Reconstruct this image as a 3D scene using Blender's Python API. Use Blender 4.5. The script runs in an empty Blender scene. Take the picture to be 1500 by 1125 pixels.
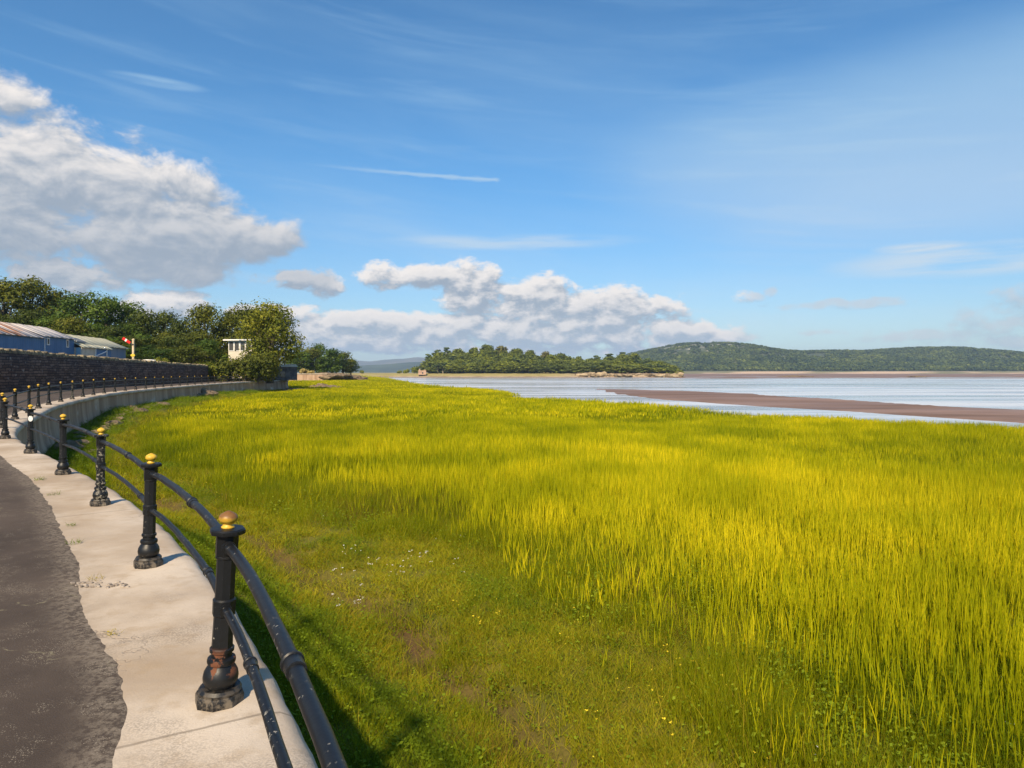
import bpy, bmesh, math, random
import numpy as np
from mathutils import Vector, Matrix, noise as mnoise

R = math.radians
sc = bpy.context.scene
COL = sc.collection
CZ = 6.0                      # eye height above datum (water lies at 1.4)
WATER = 1.4
F = 1000.0                    # focal length in photo pixels (24 mm lens)

def at(px, d, up):            # photo column, distance ahead, height relative to the eye -> world point
    return Vector(((px - 750) / F * d, d, CZ + up))

# ------------------------------------------------------------------ camera
cam = bpy.data.cameras.new('camera'); camo = bpy.data.objects.new('camera', cam); COL.objects.link(camo)
camo.location = (0, 0, CZ); camo.rotation_euler = (R(90), 0, 0)
cam.lens = 24; cam.sensor_width = 36; cam.shift_y = -17.5 / 1500
cam.clip_start = 0.05; cam.clip_end = 40000
sc.camera = camo

# ------------------------------------------------------------------ sun direction
SD = Vector((0.20, 0.98, 0)).normalized()
SUN_EL = R(40)
D = Vector((SD.x * math.cos(SUN_EL), SD.y * math.cos(SUN_EL), -math.sin(SUN_EL)))
sun = bpy.data.lights.new('sun', 'SUN'); suno = bpy.data.objects.new('sun', sun); COL.objects.link(suno)
sun.energy = 4.2; sun.angle = R(2.0); sun.color = (1.0, 0.81, 0.56)
suno.rotation_euler = D.to_track_quat('-Z', 'Y').to_euler(); suno.location = (-20, -60, 60)

# ------------------------------------------------------------------ node helpers
class NT:
    def __init__(self, nt): self.nt = nt
    def node(self, t, **kw):
        n = self.nt.nodes.new(t)
        for k, v in kw.items(): setattr(n, k, v)
        return n
    def link(self, a, b): self.nt.links.new(a, b)
    def put(self, sock, v):
        if isinstance(v, bpy.types.NodeSocket): self.link(v, sock)
        elif v is not None:
            if hasattr(sock.default_value, '__len__') and not hasattr(v, '__len__'): v = (v,) * len(sock.default_value)
            if hasattr(sock.default_value, '__len__') and len(sock.default_value) == 4 and len(v) == 3: v = tuple(v) + (1,)
            sock.default_value = v
    def m(self, op, a, b=None, c=None, clamp=False):
        n = self.node('ShaderNodeMath', operation=op, use_clamp=clamp)
        self.put(n.inputs[0], a); self.put(n.inputs[1], b); self.put(n.inputs[2], c)
        return n.outputs[0]
    def vm(self, op, a, b=None):
        n = self.node('ShaderNodeVectorMath', operation=op); self.put(n.inputs[0], a); self.put(n.inputs[1], b)
        return n.outputs[0]
    def mix(self, f, a, b, blend='MIX'):
        n = self.node('ShaderNodeMix', data_type='RGBA', blend_type=blend)
        self.put(n.inputs[0], f); self.put(n.inputs[6], a); self.put(n.inputs[7], b)
        return n.outputs[2]
    def step(self, v, lo, hi, a=0.0, b=1.0):
        n = self.node('ShaderNodeMapRange', interpolation_type='SMOOTHSTEP')
        self.put(n.inputs[0], v); self.put(n.inputs[1], lo); self.put(n.inputs[2], hi); self.put(n.inputs[3], a); self.put(n.inputs[4], b)
        return n.outputs[0]
    def noise(self, vec, scale, detail=4, rough=0.55, dist=0.0):
        n = self.node('ShaderNodeTexNoise'); self.put(n.inputs['Vector'], vec)
        n.inputs['Scale'].default_value = scale; n.inputs['Detail'].default_value = detail
        n.inputs['Roughness'].default_value = rough; n.inputs['Distortion'].default_value = dist
        return n.outputs[0]
    def xyz(self, a=0, b=0, c=0):
        n = self.node('ShaderNodeCombineXYZ'); self.put(n.inputs[0], a); self.put(n.inputs[1], b); self.put(n.inputs[2], c)
        return n.outputs[0]
    def sep(self, v):
        n = self.node('ShaderNodeSeparateXYZ'); self.put(n.inputs[0], v); return n.outputs
    def pos(self): return self.node('ShaderNodeNewGeometry').outputs['Position']
    def island(self): return self.node('ShaderNodeNewGeometry').outputs['Random Per Island']
    def uv(self): return self.node('ShaderNodeUVMap', uv_map='UVMap').outputs[0]
    def obj(self): return self.node('ShaderNodeTexCoord').outputs['Object']
    def bump(self, h, strength=0.3, dist=0.02):
        n = self.node('ShaderNodeBump'); n.inputs['Strength'].default_value = strength; n.inputs['Distance'].default_value = dist
        self.put(n.inputs['Height'], h); return n.outputs[0]

def new_mat(name):
    m = bpy.data.materials.new(name); m.use_nodes = True
    n = NT(m.node_tree); b = m.node_tree.nodes['Principled BSDF']
    return m, n, b

def flat_mat(name, c1, c2, scale=3, rough=0.7, metal=0.0, bump=0.0, bscale=30, bdist=0.02, detail=5, lo=0.35, hi=0.65, stretch=None, spec=0.3, obj=False):
    m, n, b = new_mat(name)
    p = n.obj() if obj else n.pos()
    if stretch: p = n.vm('MULTIPLY', p, stretch)
    f = n.step(n.noise(p, scale, detail), lo, hi)
    n.put(b.inputs['Base Color'], n.mix(f, c1, c2))
    b.inputs['Roughness'].default_value = rough; b.inputs['Metallic'].default_value = metal
    b.inputs['Specular IOR Level'].default_value = spec
    if bump: n.link(n.bump(n.noise(p, bscale, 4), bump, bdist), b.inputs['Normal'])
    return m

def leaf_mat(name, cols, trans=0.3, rough=0.55, scale=0.25):
    """cols: dark, mid, light leaf colours; each leaf its own, in broad drifts"""
    m, n, b = new_mat(name)
    r = n.island()
    big = n.noise(n.pos(), scale, 2)
    f = n.m('ADD', n.m('MULTIPLY', r, 0.55), n.m('MULTIPLY', n.step(big, 0.3, 0.7), 0.45))
    c = n.mix(n.step(f, 0.15, 0.55), cols[0], cols[1]); c = n.mix(n.step(f, 0.55, 0.95), c, cols[2])
    n.put(b.inputs['Base Color'], c); b.inputs['Roughness'].default_value = rough; b.inputs['Specular IOR Level'].default_value = 0.15
    t = n.node('ShaderNodeBsdfTranslucent'); n.put(t.inputs[0], c)
    x = n.node('ShaderNodeMixShader'); x.inputs[0].default_value = trans
    out = m.node_tree.nodes['Material Output']
    n.link(b.outputs[0], x.inputs[1]); n.link(t.outputs[0], x.inputs[2]); n.link(x.outputs[0], out.inputs[0])
    return m

# ------------------------------------------------------------------ object helpers
def tag(o, label=None, cat=None, group=None, kind=None):
    if label: o['label'] = label
    if cat: o['category'] = cat
    if group: o['group'] = group
    if kind: o['kind'] = kind
    return o

def empty(name, loc=(0, 0, 0), rz=0.0):
    o = bpy.data.objects.new(name, None); COL.objects.link(o); o.location = loc; o.rotation_euler = (0, 0, rz)
    o.empty_display_size = 0.2
    return o

def link(name, me, parent=None, loc=None):
    o = bpy.data.objects.new(name, me); COL.objects.link(o)
    if parent: o.parent = parent
    if loc is not None: o.location = loc
    return o

def dup(o, parent=None):
    c = o.copy(); COL.objects.link(c)
    if parent: c.parent = parent
    for ch in list(o.children): dup(ch, c)
    return c

def mesh_np(name, V, Fq, mats, mi=None, uv=None, smooth=False):
    """V (n,3), Fq list/array of equal-length faces (or list of arrays)"""
    me = bpy.data.meshes.new(name)
    groups = Fq if isinstance(Fq, list) else [Fq]
    V = np.asarray(V, dtype=np.float32)
    me.vertices.add(len(V)); me.vertices.foreach_set('co', V.ravel())
    loops = np.concatenate([np.asarray(g, dtype=np.int32).ravel() for g in groups])
    cnt = np.concatenate([np.full(len(g), np.asarray(g).shape[1], dtype=np.int32) for g in groups])
    st = np.concatenate([[0], np.cumsum(cnt)[:-1]]).astype(np.int32)
    me.loops.add(len(loops)); me.loops.foreach_set('vertex_index', loops)
    me.polygons.add(len(cnt)); me.polygons.foreach_set('loop_start', st)
    if mi is not None: me.polygons.foreach_set('material_index', np.asarray(mi, dtype=np.int32))
    if smooth: me.polygons.foreach_set('use_smooth', np.ones(len(cnt), dtype=bool))
    if uv is not None:
        l = me.uv_layers.new(name='UVMap'); l.data.foreach_set('uv', np.asarray(uv, dtype=np.float32)[loops].ravel())
    for m in (mats if isinstance(mats, (list, tuple)) else [mats]): me.materials.append(m)
    me.update(calc_edges=True); me.validate()
    return me

def grid_mesh(name, P, mats, smooth=True, uv=None, flip=False):
    """P (rows, cols, 3)"""
    r, c = P.shape[:2]
    i = np.arange(r * c).reshape(r, c)
    q = np.stack([i[:-1, :-1], i[:-1, 1:], i[1:, 1:], i[1:, :-1]], axis=-1).reshape(-1, 4)
    if flip: q = q[:, ::-1]
    return mesh_np(name, P.reshape(-1, 3), q, mats, smooth=smooth, uv=None if uv is None else uv.reshape(-1, 2))

class MB:
    """collects shapes into one bmesh"""
    def __init__(self): self.bm = bmesh.new()
    def box(self, c, s, rot=None, bevel=0.0):
        M = Matrix.Translation(c) @ (rot.to_4x4() if rot else Matrix()) @ Matrix.Diagonal((*s, 1))
        r = bmesh.ops.create_cube(self.bm, size=1.0, matrix=M)
        if bevel:
            es = {e for v in r['verts'] for e in v.link_edges}
            bmesh.ops.bevel(self.bm, geom=list(es), offset=bevel, segments=1, affect='EDGES', profile=0.5)
        return self
    def lathe(self, prof, n=16, c=(0, 0, 0), phase=0.0):
        """prof: list of (r, z)"""
        rings = []
        for r, z in prof:
            rings.append([self.bm.verts.new((c[0] + r * math.cos(phase + 2 * math.pi * k / n), c[1] + r * math.sin(phase + 2 * math.pi * k / n), c[2] + z)) for k in range(n)])
        for a, b in zip(rings, rings[1:]):
            for k in range(n): self.bm.faces.new((a[k], a[(k + 1) % n], b[(k + 1) % n], b[k]))
        self.bm.faces.new(rings[0][::-1]); self.bm.faces.new(rings[-1])
        return self
    def tube(self, pts, rad, n=10, caps=True):
        pts = [Vector(p) for p in pts]
        if not hasattr(rad, '__len__'): rad = [rad] * len(pts)
        rings = []
        up = Vector((0, 0, 1))
        for i, p in enumerate(pts):
            t = (pts[min(i + 1, len(pts) - 1)] - pts[max(i - 1, 0)]).normalized()
            a = t.cross(up)
            if a.length < 0.05: a = t.cross(Vector((0, 1, 0)))
            a.normalize(); b = a.cross(t)
            rings.append([self.bm.verts.new(p + (a * math.cos(2 * math.pi * k / n) + b * math.sin(2 * math.pi * k / n)) * rad[i]) for k in range(n)])
        for u, v in zip(rings, rings[1:]):
            for k in range(n): self.bm.faces.new((u[k], u[(k + 1) % n], v[(k + 1) % n], v[k]))
        if caps: self.bm.faces.new(rings[0][::-1]); self.bm.faces.new(rings[-1])
        return self
    def prism(self, poly, vec):
        vec = Vector(vec)
        a = [self.bm.verts.new(p) for p in poly]; b = [self.bm.verts.new(Vector(p) + vec) for p in poly]
        k = len(a)
        self.bm.faces.new(a[::-1]); self.bm.faces.new(b)
        for i in range(k): self.bm.faces.new((a[i], a[(i + 1) % k], b[(i + 1) % k], b[i]))
        return self
    def mesh(self, name, mats, smooth=None):
        bmesh.ops.recalc_face_normals(self.bm, faces=self.bm.faces[:])
        me = bpy.data.meshes.new(name); self.bm.to_mesh(me); self.bm.free()
        for m in (mats if isinstance(mats, (list, tuple)) else [mats]): me.materials.append(m)
        if smooth is not None:
            me.polygons.foreach_set('use_smooth', [True] * len(me.polygons))
            me.set_sharp_from_angle(angle=R(smooth))
        return me
    def build(self, name, mats, parent=None, loc=None, smooth=None):
        return link(name, self.mesh(name, mats, smooth), parent, loc)

rng = np.random.default_rng(7)

def fbm(x, y, s, seed=0, o=3):
    """cheap vectorised value noise, 0..1"""
    x = np.asarray(x, float) / s; y = np.asarray(y, float) / s
    tot = np.zeros(np.broadcast(x, y).shape); amp = 1.0; nrm = 0.0
    for k in range(o):
        xi = np.floor(x).astype(np.int64); yi = np.floor(y).astype(np.int64); fx = x - xi; fy = y - yi
        fx = fx * fx * (3 - 2 * fx); fy = fy * fy * (3 - 2 * fy)
        def h(a, b):
            v = (a * 374761393 + b * 668265263 + (seed + k * 17) * 1442695041) & 0xFFFFFFFF
            v = ((v ^ (v >> 13)) * 1274126177) & 0xFFFFFFFF
            return ((v ^ (v >> 16)) & 0xFFFF) / 65535.0
        tot += amp * ((h(xi, yi) * (1 - fx) + h(xi + 1, yi) * fx) * (1 - fy) + (h(xi, yi + 1) * (1 - fx) + h(xi + 1, yi + 1) * fx) * fy)
        nrm += amp; amp *= 0.5; x = x * 2.03 + 11.3; y = y * 2.03 + 5.7
    return tot / nrm

def sstep(x, a, b):
    t = np.clip((np.asarray(x, float) - a) / (b - a), 0, 1); return t * t * (3 - 2 * t)

# ================================================================== WORLD: sky, clouds, contrail
def build_world():
    w = bpy.data.worlds.new('World'); sc.world = w; w.use_nodes = True
    n = NT(w.node_tree); bg = w.node_tree.nodes['Background']
    sky = n.node('ShaderNodeTexSky', sky_type='NISHITA'); sky.sun_disc = False
    sky.sun_elevation = SUN_EL; sky.sun_rotation = math.atan2(-SD.x, -SD.y)
    sky.air_density = 1.0; sky.dust_density = 0.35; sky.ozone_density = 2.2; sky.altitude = 0
    d = n.node('ShaderNodeTexCoord').outputs['Generated']
    x, y, z = n.sep(d)[:3]
    U = n.m('MULTIPLY', n.m('ARCTAN2', x, y), 1000.0)
    V = n.m('MULTIPLY', n.m('ARCTAN2', z, n.m('SQRT', n.m('ADD', n.m('MULTIPLY', x, x), n.m('MULTIPLY', y, y)))), 1000.0)
    def ang(px, py):
        a = math.atan2(px - 750, F); return a * 1000, math.atan2((545 - py) * math.cos(a), F) * 1000
    # cumulus: blobs of (photo px, py, half width, half height, weight)
    big = [(-60, 258, 190, 112, 1.0), (70, 268, 165, 88, 1.0), (190, 305, 150, 82, 1.0), (290, 340, 130, 62, 1.0), (375, 352, 68, 40, .95), (250, 386, 100, 34, .9)]
    small = [(112, 404, 66, 22, .8), (440, 408, 62, 15, .75), (478, 416, 26, 22, .8), (560, 405, 40, 20, .85), (640, 406, 95, 19, .95), (692, 425, 46, 38, 1.0), (705, 467, 40, 9, .8),
             (790, 445, 70, 38, 1.0), (890, 460, 100, 36, 1.0), (985, 484, 70, 18, .95), (1050, 496, 60, 10, .8),
             (700, 484, 330, 22, 1.0), (560, 492, 190, 20, 1.0), (520, 470, 150, 17, .9), (680, 488, 200, 18, .9), (850, 492, 220, 20, .95), (520, 500, 190, 13, .85), (750, 512, 300, 10, .75), (250, 447, 52, 20, .95), (190, 458, 60, 14, .8), (400, 460, 70, 14, .9),
             (1096, 434, 24, 10, .6), (1128, 426, 13, 8, .6), (1235, 444, 100, 9, .62), (1470, 500, 120, 10, .5), (1230, 487, 60, 6, .5), (1360, 492, 140, 9, .48),
             (-250, 430, 160, 30, .9), (-420, 300, 160, 80, 1.0), (1900, 440, 250, 50, .9), (2300, 300, 220, 60, .8)]
    def field(u, v):
        vec = n.xyz(n.m('MULTIPLY', u, 0.011), n.m('MULTIPLY', v, 0.017), 3.7)
        n1 = n.noise(vec, 1.0, 9, 0.60, 0.25)
        def union(bl):
            acc = None
            for px, py, rx, ry, wt in bl:
                a, e = ang(px, py)
                du = n.m('DIVIDE', n.m('SUBTRACT', u, a), rx * 1.0); dv = n.m('DIVIDE', n.m('SUBTRACT', v, e), ry)
                q = n.m('SUBTRACT', 1.0, n.m('ADD', n.m('MULTIPLY', du, du), n.m('MULTIPLY', dv, dv)))
                q = n.m('SUBTRACT', n.m('MAXIMUM', q, -3.0), (1.0 - wt) * 1.2)
                acc = q if acc is None else n.m('SMOOTH_MAX', acc, q, 0.25)
            return acc
        nb = n.m('MULTIPLY', n.m('SUBTRACT', n1, 0.5), 3.4)
        fa = n.m('ADD', union(big), nb)
        vec2 = n.xyz(n.m('MULTIPLY', u, 0.028), n.m('MULTIPLY', v, 0.046), 9.1)
        n2 = n.noise(vec2, 1.0, 8, 0.61, 0.2)
        fb = n.m('ADD', n.m('ADD', union([(a_, b_, c_ * 1.12, d_ * 1.15, w_) for a_, b_, c_, d_, w_ in small]), 0.12), n.m('MULTIPLY', n.m('SUBTRACT', n2, 0.5), 3.0))
        return n.m('MAXIMUM', fa, fb)
    f0 = field(U, V)
    f1 = field(n.m('ADD', U, -5.0), n.m('ADD', V, 13.0))
    alpha = n.step(f0, -0.05, 0.62)
    lit = n.step(n.m('SUBTRACT', f0, f1), -0.45, 0.75)
    thick = n.step(f0, 0.2, 1.6)
    hz = n.step(V, 0.0, 130.0)                       # cumulus low down look paler through the air
    lit = n.m('MULTIPLY', lit, n.m('MAXIMUM', n.m('MAXIMUM', n.step(V, 140.0, 275.0, .42, 1.0), n.step(V, 112.0, 100.0)), n.step(U, -290.0, -230.0)))
    lit = n.m('MULTIPLY', lit, n.step(U, 300.0, 360.0, 1.0, .45))
    shade = n.mix(hz, (0.47, 0.55, 0.64), (0.36, 0.42, 0.50))
    ccol = n.mix(n.m('MULTIPLY', lit, n.m('SUBTRACT', 1.12, n.m('MULTIPLY', thick, 0.35))), shade, (1.0, 0.93, 0.87))
    # cirrus veils, streaks
    def streak(ang_deg, su, sv, seed, lo, hi, gain):
        c, s = math.cos(R(ang_deg)), math.sin(R(ang_deg))
        uu = n.m('ADD', n.m('MULTIPLY', U, c), n.m('MULTIPLY', V, s)); vv = n.m('SUBTRACT', n.m('MULTIPLY', V, c), n.m('MULTIPLY', U, s))
        t = n.noise(n.xyz(n.m('MULTIPLY', uu, su), n.m('MULTIPLY', vv, sv), seed), 1.0, 5, 0.55, 0.35)
        return n.m('MULTIPLY', n.step(t, lo, hi), gain)
    c1 = streak(-7, 0.0018, 0.009, 1.3, 0.42, 0.92, 0.27)
    c2 = streak(-5, 0.003, 0.035, 5.2, 0.50, 0.84, 0.26)
    # veil on the upper right, streaky
    a, e = ang(1480, 190)
    ve = n.m('ADD', n.m('POWER', n.m('DIVIDE', n.m('SUBTRACT', U, a), 520.0), 2.0), n.m('POWER', n.m('DIVIDE', n.m('SUBTRACT', V, e), 135.0), 2.0))
    veil = n.m('MULTIPLY', n.step(ve, 1.2, 0.0), 0.55)
    def soft(px, py, rx, ry, g):
        a, e = ang(px, py)
        q = n.m('ADD', n.m('POWER', n.m('DIVIDE', n.m('SUBTRACT', U, a), rx), 2.0), n.m('POWER', n.m('DIVIDE', n.m('SUBTRACT', V, e), ry), 2.0))
        return n.m('MULTIPLY', n.m('MULTIPLY', n.step(q, 1.0, 0.0), g), n.step(n.noise(n.xyz(n.m('MULTIPLY', U, .006), n.m('MULTIPLY', V, .06), 2.2), 1.0, 4), .3, .6))
    wisp = n.m('ADD', n.m('ADD', soft(1430, 380, 190, 24, .75), soft(1345, 362, 60, 8, .7)), n.m('ADD', soft(760, 355, 220, 14, .55), soft(230, 120, 70, 8, .5)))
    cir = n.m('MINIMUM', n.m('ADD', n.m('ADD', n.m('ADD', c1, c2), wisp), veil), 0.85)
    # contrail
    (ua, va), (ub, vb) = ang(420, 237), ang(735, 264)
    L = math.hypot(ub - ua, vb - va); tx, ty = (ub - ua) / L, (vb - va) / L
    du = n.m('SUBTRACT', U, ua); dv = n.m('SUBTRACT', V, va)
    along = n.m('DIVIDE', n.m('ADD', n.m('MULTIPLY', du, tx), n.m('MULTIPLY', dv, ty)), L)
    bow = n.m('MULTIPLY', n.m('MULTIPLY', along, n.m('SUBTRACT', along, 1.0)), -16.0)
    acr = n.m('SUBTRACT', n.m('SUBTRACT', n.m('MULTIPLY', dv, tx), n.m('MULTIPLY', du, ty)), n.m('MULTIPLY', bow, 0.3))
    wv = n.noise(n.xyz(n.m('MULTIPLY', U, .05), n.m('MULTIPLY', V, .2), 0), 1.0, 3)
    band = n.step(n.m('ABSOLUTE', acr), n.m('MULTIPLY', wv, 9.0), 0.0)
    trail = n.m('MULTIPLY', band, n.m('MULTIPLY', n.step(along, -0.1, 0.75), n.step(along, 1.0, 0.97)))
    cir = n.m('MAXIMUM', cir, n.m('MULTIPLY', trail, 0.62))
    base = n.mix(1.0, sky.outputs[0], n.mix(n.step(V, 20.0, 330.0), (0.50, 0.585, 0.66), (0.375, 0.685, 0.845)), 'MULTIPLY')
    # low air brightens
    ccir = n.mix(n.step(V, 60.0, 420.0), (0.74, 0.80, 0.84), (0.40, 0.63, 0.84))
    K = SKY_K
    def sc_col(c): return n.mix(1.0, c, (K, K, K), 'MULTIPLY')
    col = n.mix(cir, base, sc_col(ccir))
    col = n.mix(n.m('MULTIPLY', alpha, n.step(U, 300.0, 360.0, 0.97, 0.62)), col, sc_col(ccol))
    n.link(col, bg.inputs[0]); bg.inputs[1].default_value = SKY_S
    w.cycles.sampling_method = 'MANUAL'; w.cycles.sample_map_resolution = 512

SKY_S = 0.10
EXPO = 0.85
SKY_K = 1.0 / (SKY_S * 2 ** EXPO)      # cloud colours are written as display-linear values
SKY_TINT = (0.51, 0.72, 0.89)
build_world()
sc.view_settings.view_transform = 'Standard'; sc.view_settings.look = 'None'
sc.view_settings.exposure = EXPO; sc.view_settings.gamma = 1.0; sc.view_settings.use_curve_mapping = False
cy = sc.cycles
cy.max_bounces = 6; cy.diffuse_bounces = 3; cy.glossy_bounces = 3; cy.transmission_bounces = 3; cy.transparent_max_bounces = 6; cy.volume_bounces = 0
cy.caustics_reflective = False; cy.caustics_refractive = False; cy.use_denoising = True
cy.sample_clamp_indirect = 6

# ================================================================== COAST LINE
CTRL = [(6, -10), (3.9, -5.5), (2.2, -2.4), (.85, 0), (-.1, 1.65), (-.8, 2.9), (-1.5, 4.1), (-2.55, 5.75), (-4.1, 7.85), (-5.4, 9.45), (-6.75, 10.95), (-9.2, 13.55), (-12.2, 16.8),
        (-14.6, 20.3), (-16.6, 23.9), (-20.3, 30.6), (-24.8, 40.6), (-27.9, 49), (-30.3, 57), (-33.2, 68), (-37, 86), (-39.2, 101), (-40.3, 115), (-40.5, 123.2), (-41.3, 125.6), (-43.5, 127), (-50, 127.6), (-64, 128)]
def catmull(P, k=24):
    P = [np.array(p, float) for p in P]; P = [2 * P[0] - P[1]] + P + [2 * P[-1] - P[-2]]
    out = []
    for i in range(1, len(P) - 2):
        for t in np.linspace(0, 1, k, endpoint=False):
            a, b, c, d = P[i - 1:i + 3]
            out.append(0.5 * (2 * b + (c - a) * t + (2 * a - 5 * b + 4 * c - d) * t * t + (3 * b - a - 3 * c + d) * t ** 3))
    out.append(P[-2]); return np.array(out)
def resample(C, n):
    s = np.concatenate([[0], np.cumsum(np.linalg.norm(np.diff(C, axis=0), axis=1))])
    t = np.linspace(0, s[-1], n); return np.stack([np.interp(t, s, C[:, k]) for k in range(C.shape[1])], 1), t
EDGE, ES = resample(catmull(CTRL), 1600)
for _ in range(60):                                        # ease the kinks of the measured points
    EDGE[1:-1] = 0.25 * EDGE[:-2] + 0.5 * EDGE[1:-1] + 0.25 * EDGE[2:]
EDGE, ES = resample(EDGE, 1600)
T = np.gradient(EDGE, axis=0); T /= np.linalg.norm(T, axis=1)[:, None]
OUT = np.stack([T[:, 1], -T[:, 0]], 1)                     # towards the marsh
def edge_at(s):
    p = np.array([np.interp(s, ES, EDGE[:, 0]), np.interp(s, ES, EDGE[:, 1])]); o = np.array([np.interp(s, ES, OUT[:, 0]), np.interp(s, ES, OUT[:, 1])])
    return p, o / np.linalg.norm(o)
def prom_z(y): return np.interp(y, [-10, 8, 13.5, 24, 45, 130], [4.31, 4.31, 4.36, 4.53, 4.59, 4.59])
def s_of(x, y): return ES[np.argmin((EDGE[:, 0] - x) ** 2 + (EDGE[:, 1] - y) ** 2)]
def edge_dist(x, y):
    """distance to the edge line, positive on the marsh"""
    x = np.asarray(x, float).ravel(); y = np.asarray(y, float).ravel(); out = np.empty(len(x)); E = EDGE[::4]; O = OUT[::4]
    for i in range(0, len(x), 4000):
        dx = x[i:i + 4000, None] - E[None, :, 0]; dy = y[i:i + 4000, None] - E[None, :, 1]; q = dx * dx + dy * dy
        j = q.argmin(1); k = np.arange(len(j)); sg = np.sign(dx[k, j] * O[j, 0] + dy[k, j] * O[j, 1]); out[i:i + 4000] = np.sqrt(q[k, j]) * np.where(sg == 0, 1, sg)
    return out

# marsh bank: x of the creek bank as a function of distance
BY = [-30, -10, 12, 24, 33.5, 42, 54, 69, 78, 84, 92, 103, 112, 129, 151, 190, 246, 330, 490, 700]
BX = [75, 70, 54, 36, 26.2, 21.4, 13.9, 7.1, 2.0, 0.5, -.6, -.6, -3.9, -11.2, -18.8, -29.5, -41.5, -62, -106, -190]
def bank_x(y): return np.interp(y, BY, BX) + (fbm(y, np.zeros_like(np.asarray(y, float)), 3.1, 5) - .5) * np.clip(np.asarray(y, float) * .02, .3, 3)

MARSH_Z = 2.72
def marsh_h(x, y, ed=None):
    if ed is None: ed = edge_dist(x, y).reshape(np.shape(x))
    h = MARSH_Z + (fbm(x, y, 2.2, 3) - .5) * .16 + (fbm(x, y, 14, 8) - .5) * .25
    h -= .22 * np.exp(-((ed - 2.75 - (fbm(x, y, 2.5, 21) - .5) * .9) / .42) ** 2)       # muddy runnel by the wall
    h += .22 * np.exp(-(ed / 1.3) ** 2)
    h += sstep(y, 24, 50) * (1 - sstep(y, 85, 115)) * .55 * np.exp(-(ed / 2.6) ** 2) * (0.4 + fbm(x, y, 5, 2))    # rubble and turf banked against the wall
    b = x - bank_x(y); k = np.clip(np.asarray(y, float) / 40, 1, 5)
    h = h - sstep(b / k, -.2, 1.6) * 2.3
    # mud tongue out of the bank
    return h

# ------------------------------------------------------------------ ground materials
def m_marsh():
    m, n, b = new_mat('marsh_soil')
    p = n.pos(); X, Y, Z = n.sep(p)[:3]
    a = n.noise(p, 1.3, 5); c = n.noise(p, 0.12, 4)
    g = n.mix(n.step(a, .35, .65), (.075, .085, .010), (.15, .135, .022))
    far = n.step(Y, 45, 110)
    g = n.mix(far, g, n.mix(n.step(n.noise(n.vm('MULTIPLY', p, (.35, 1.2, 1)), .14, 3), .4, .6), (.22, .22, .005), (.36, .32, .006)))
    mud = n.mix(n.noise(p, 3, 4), (.085, .048, .020), (.14, .082, .036))
    uvx = n.sep(n.uv())[0]
    g = n.mix(uvx, g, mud)
    g = n.mix(n.step(Z, 2.35, 2.1), g, n.mix(n.noise(p, 2, 4), (.10, .07, .05), (.19, .13, .09)))
    n.put(b.inputs['Base Color'], g); b.inputs['Roughness'].default_value = .9; b.inputs['Specular IOR Level'].default_value = .15
    n.link(n.bump(n.noise(p, 18, 5), .6, .04), b.inputs['Normal'])
    return m

def build_marsh():
    ys = np.concatenate([np.linspace(-12, 40, 320), np.linspace(40.2, 130, 260), np.geomspace(131, 700, 160)])
    cols = 150
    P = np.zeros((len(ys), cols, 3)); UV = np.zeros((len(ys), cols, 2))
    for i, y in enumerate(ys):
        # left limit just under the wall (or far into the land past its end)
        j = np.where(np.abs(EDGE[:, 1] - y) < .6)[0]
        left = (EDGE[j, 0].min() - .05) if len(j) and y < 124 else np.interp(y, [124, 128, 150, 240, 300, 700], [-66, -68, -74, -72, -90, -320])
        left = left if y >= -9.5 else 6
        right = bank_x(y) + 14 + max(0, y) * .06
        u = np.linspace(0, 1, cols) ** 1.25
        P[i, :, 0] = left + (right - left) * u; P[i, :, 1] = y
    ed = edge_dist(P[..., 0], P[..., 1]).reshape(P.shape[:2])
    P[..., 2] = marsh_h(P[..., 0], P[..., 1], ed)
    UV[..., 0] = np.clip(np.exp(-((ed - 2.75 - (fbm(P[..., 0], P[..., 1], 2.5, 21) - .5) * .9) / .38) ** 2) * 1.2 - .15, 0, 1) * (fbm(P[..., 0], P[..., 1], 3, 33) * 1.5) * (P[..., 1] < 20)
    tag(link('marsh_ground', grid_mesh('marsh_ground', P, m_marsh(), uv=UV)), kind='structure')

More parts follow.
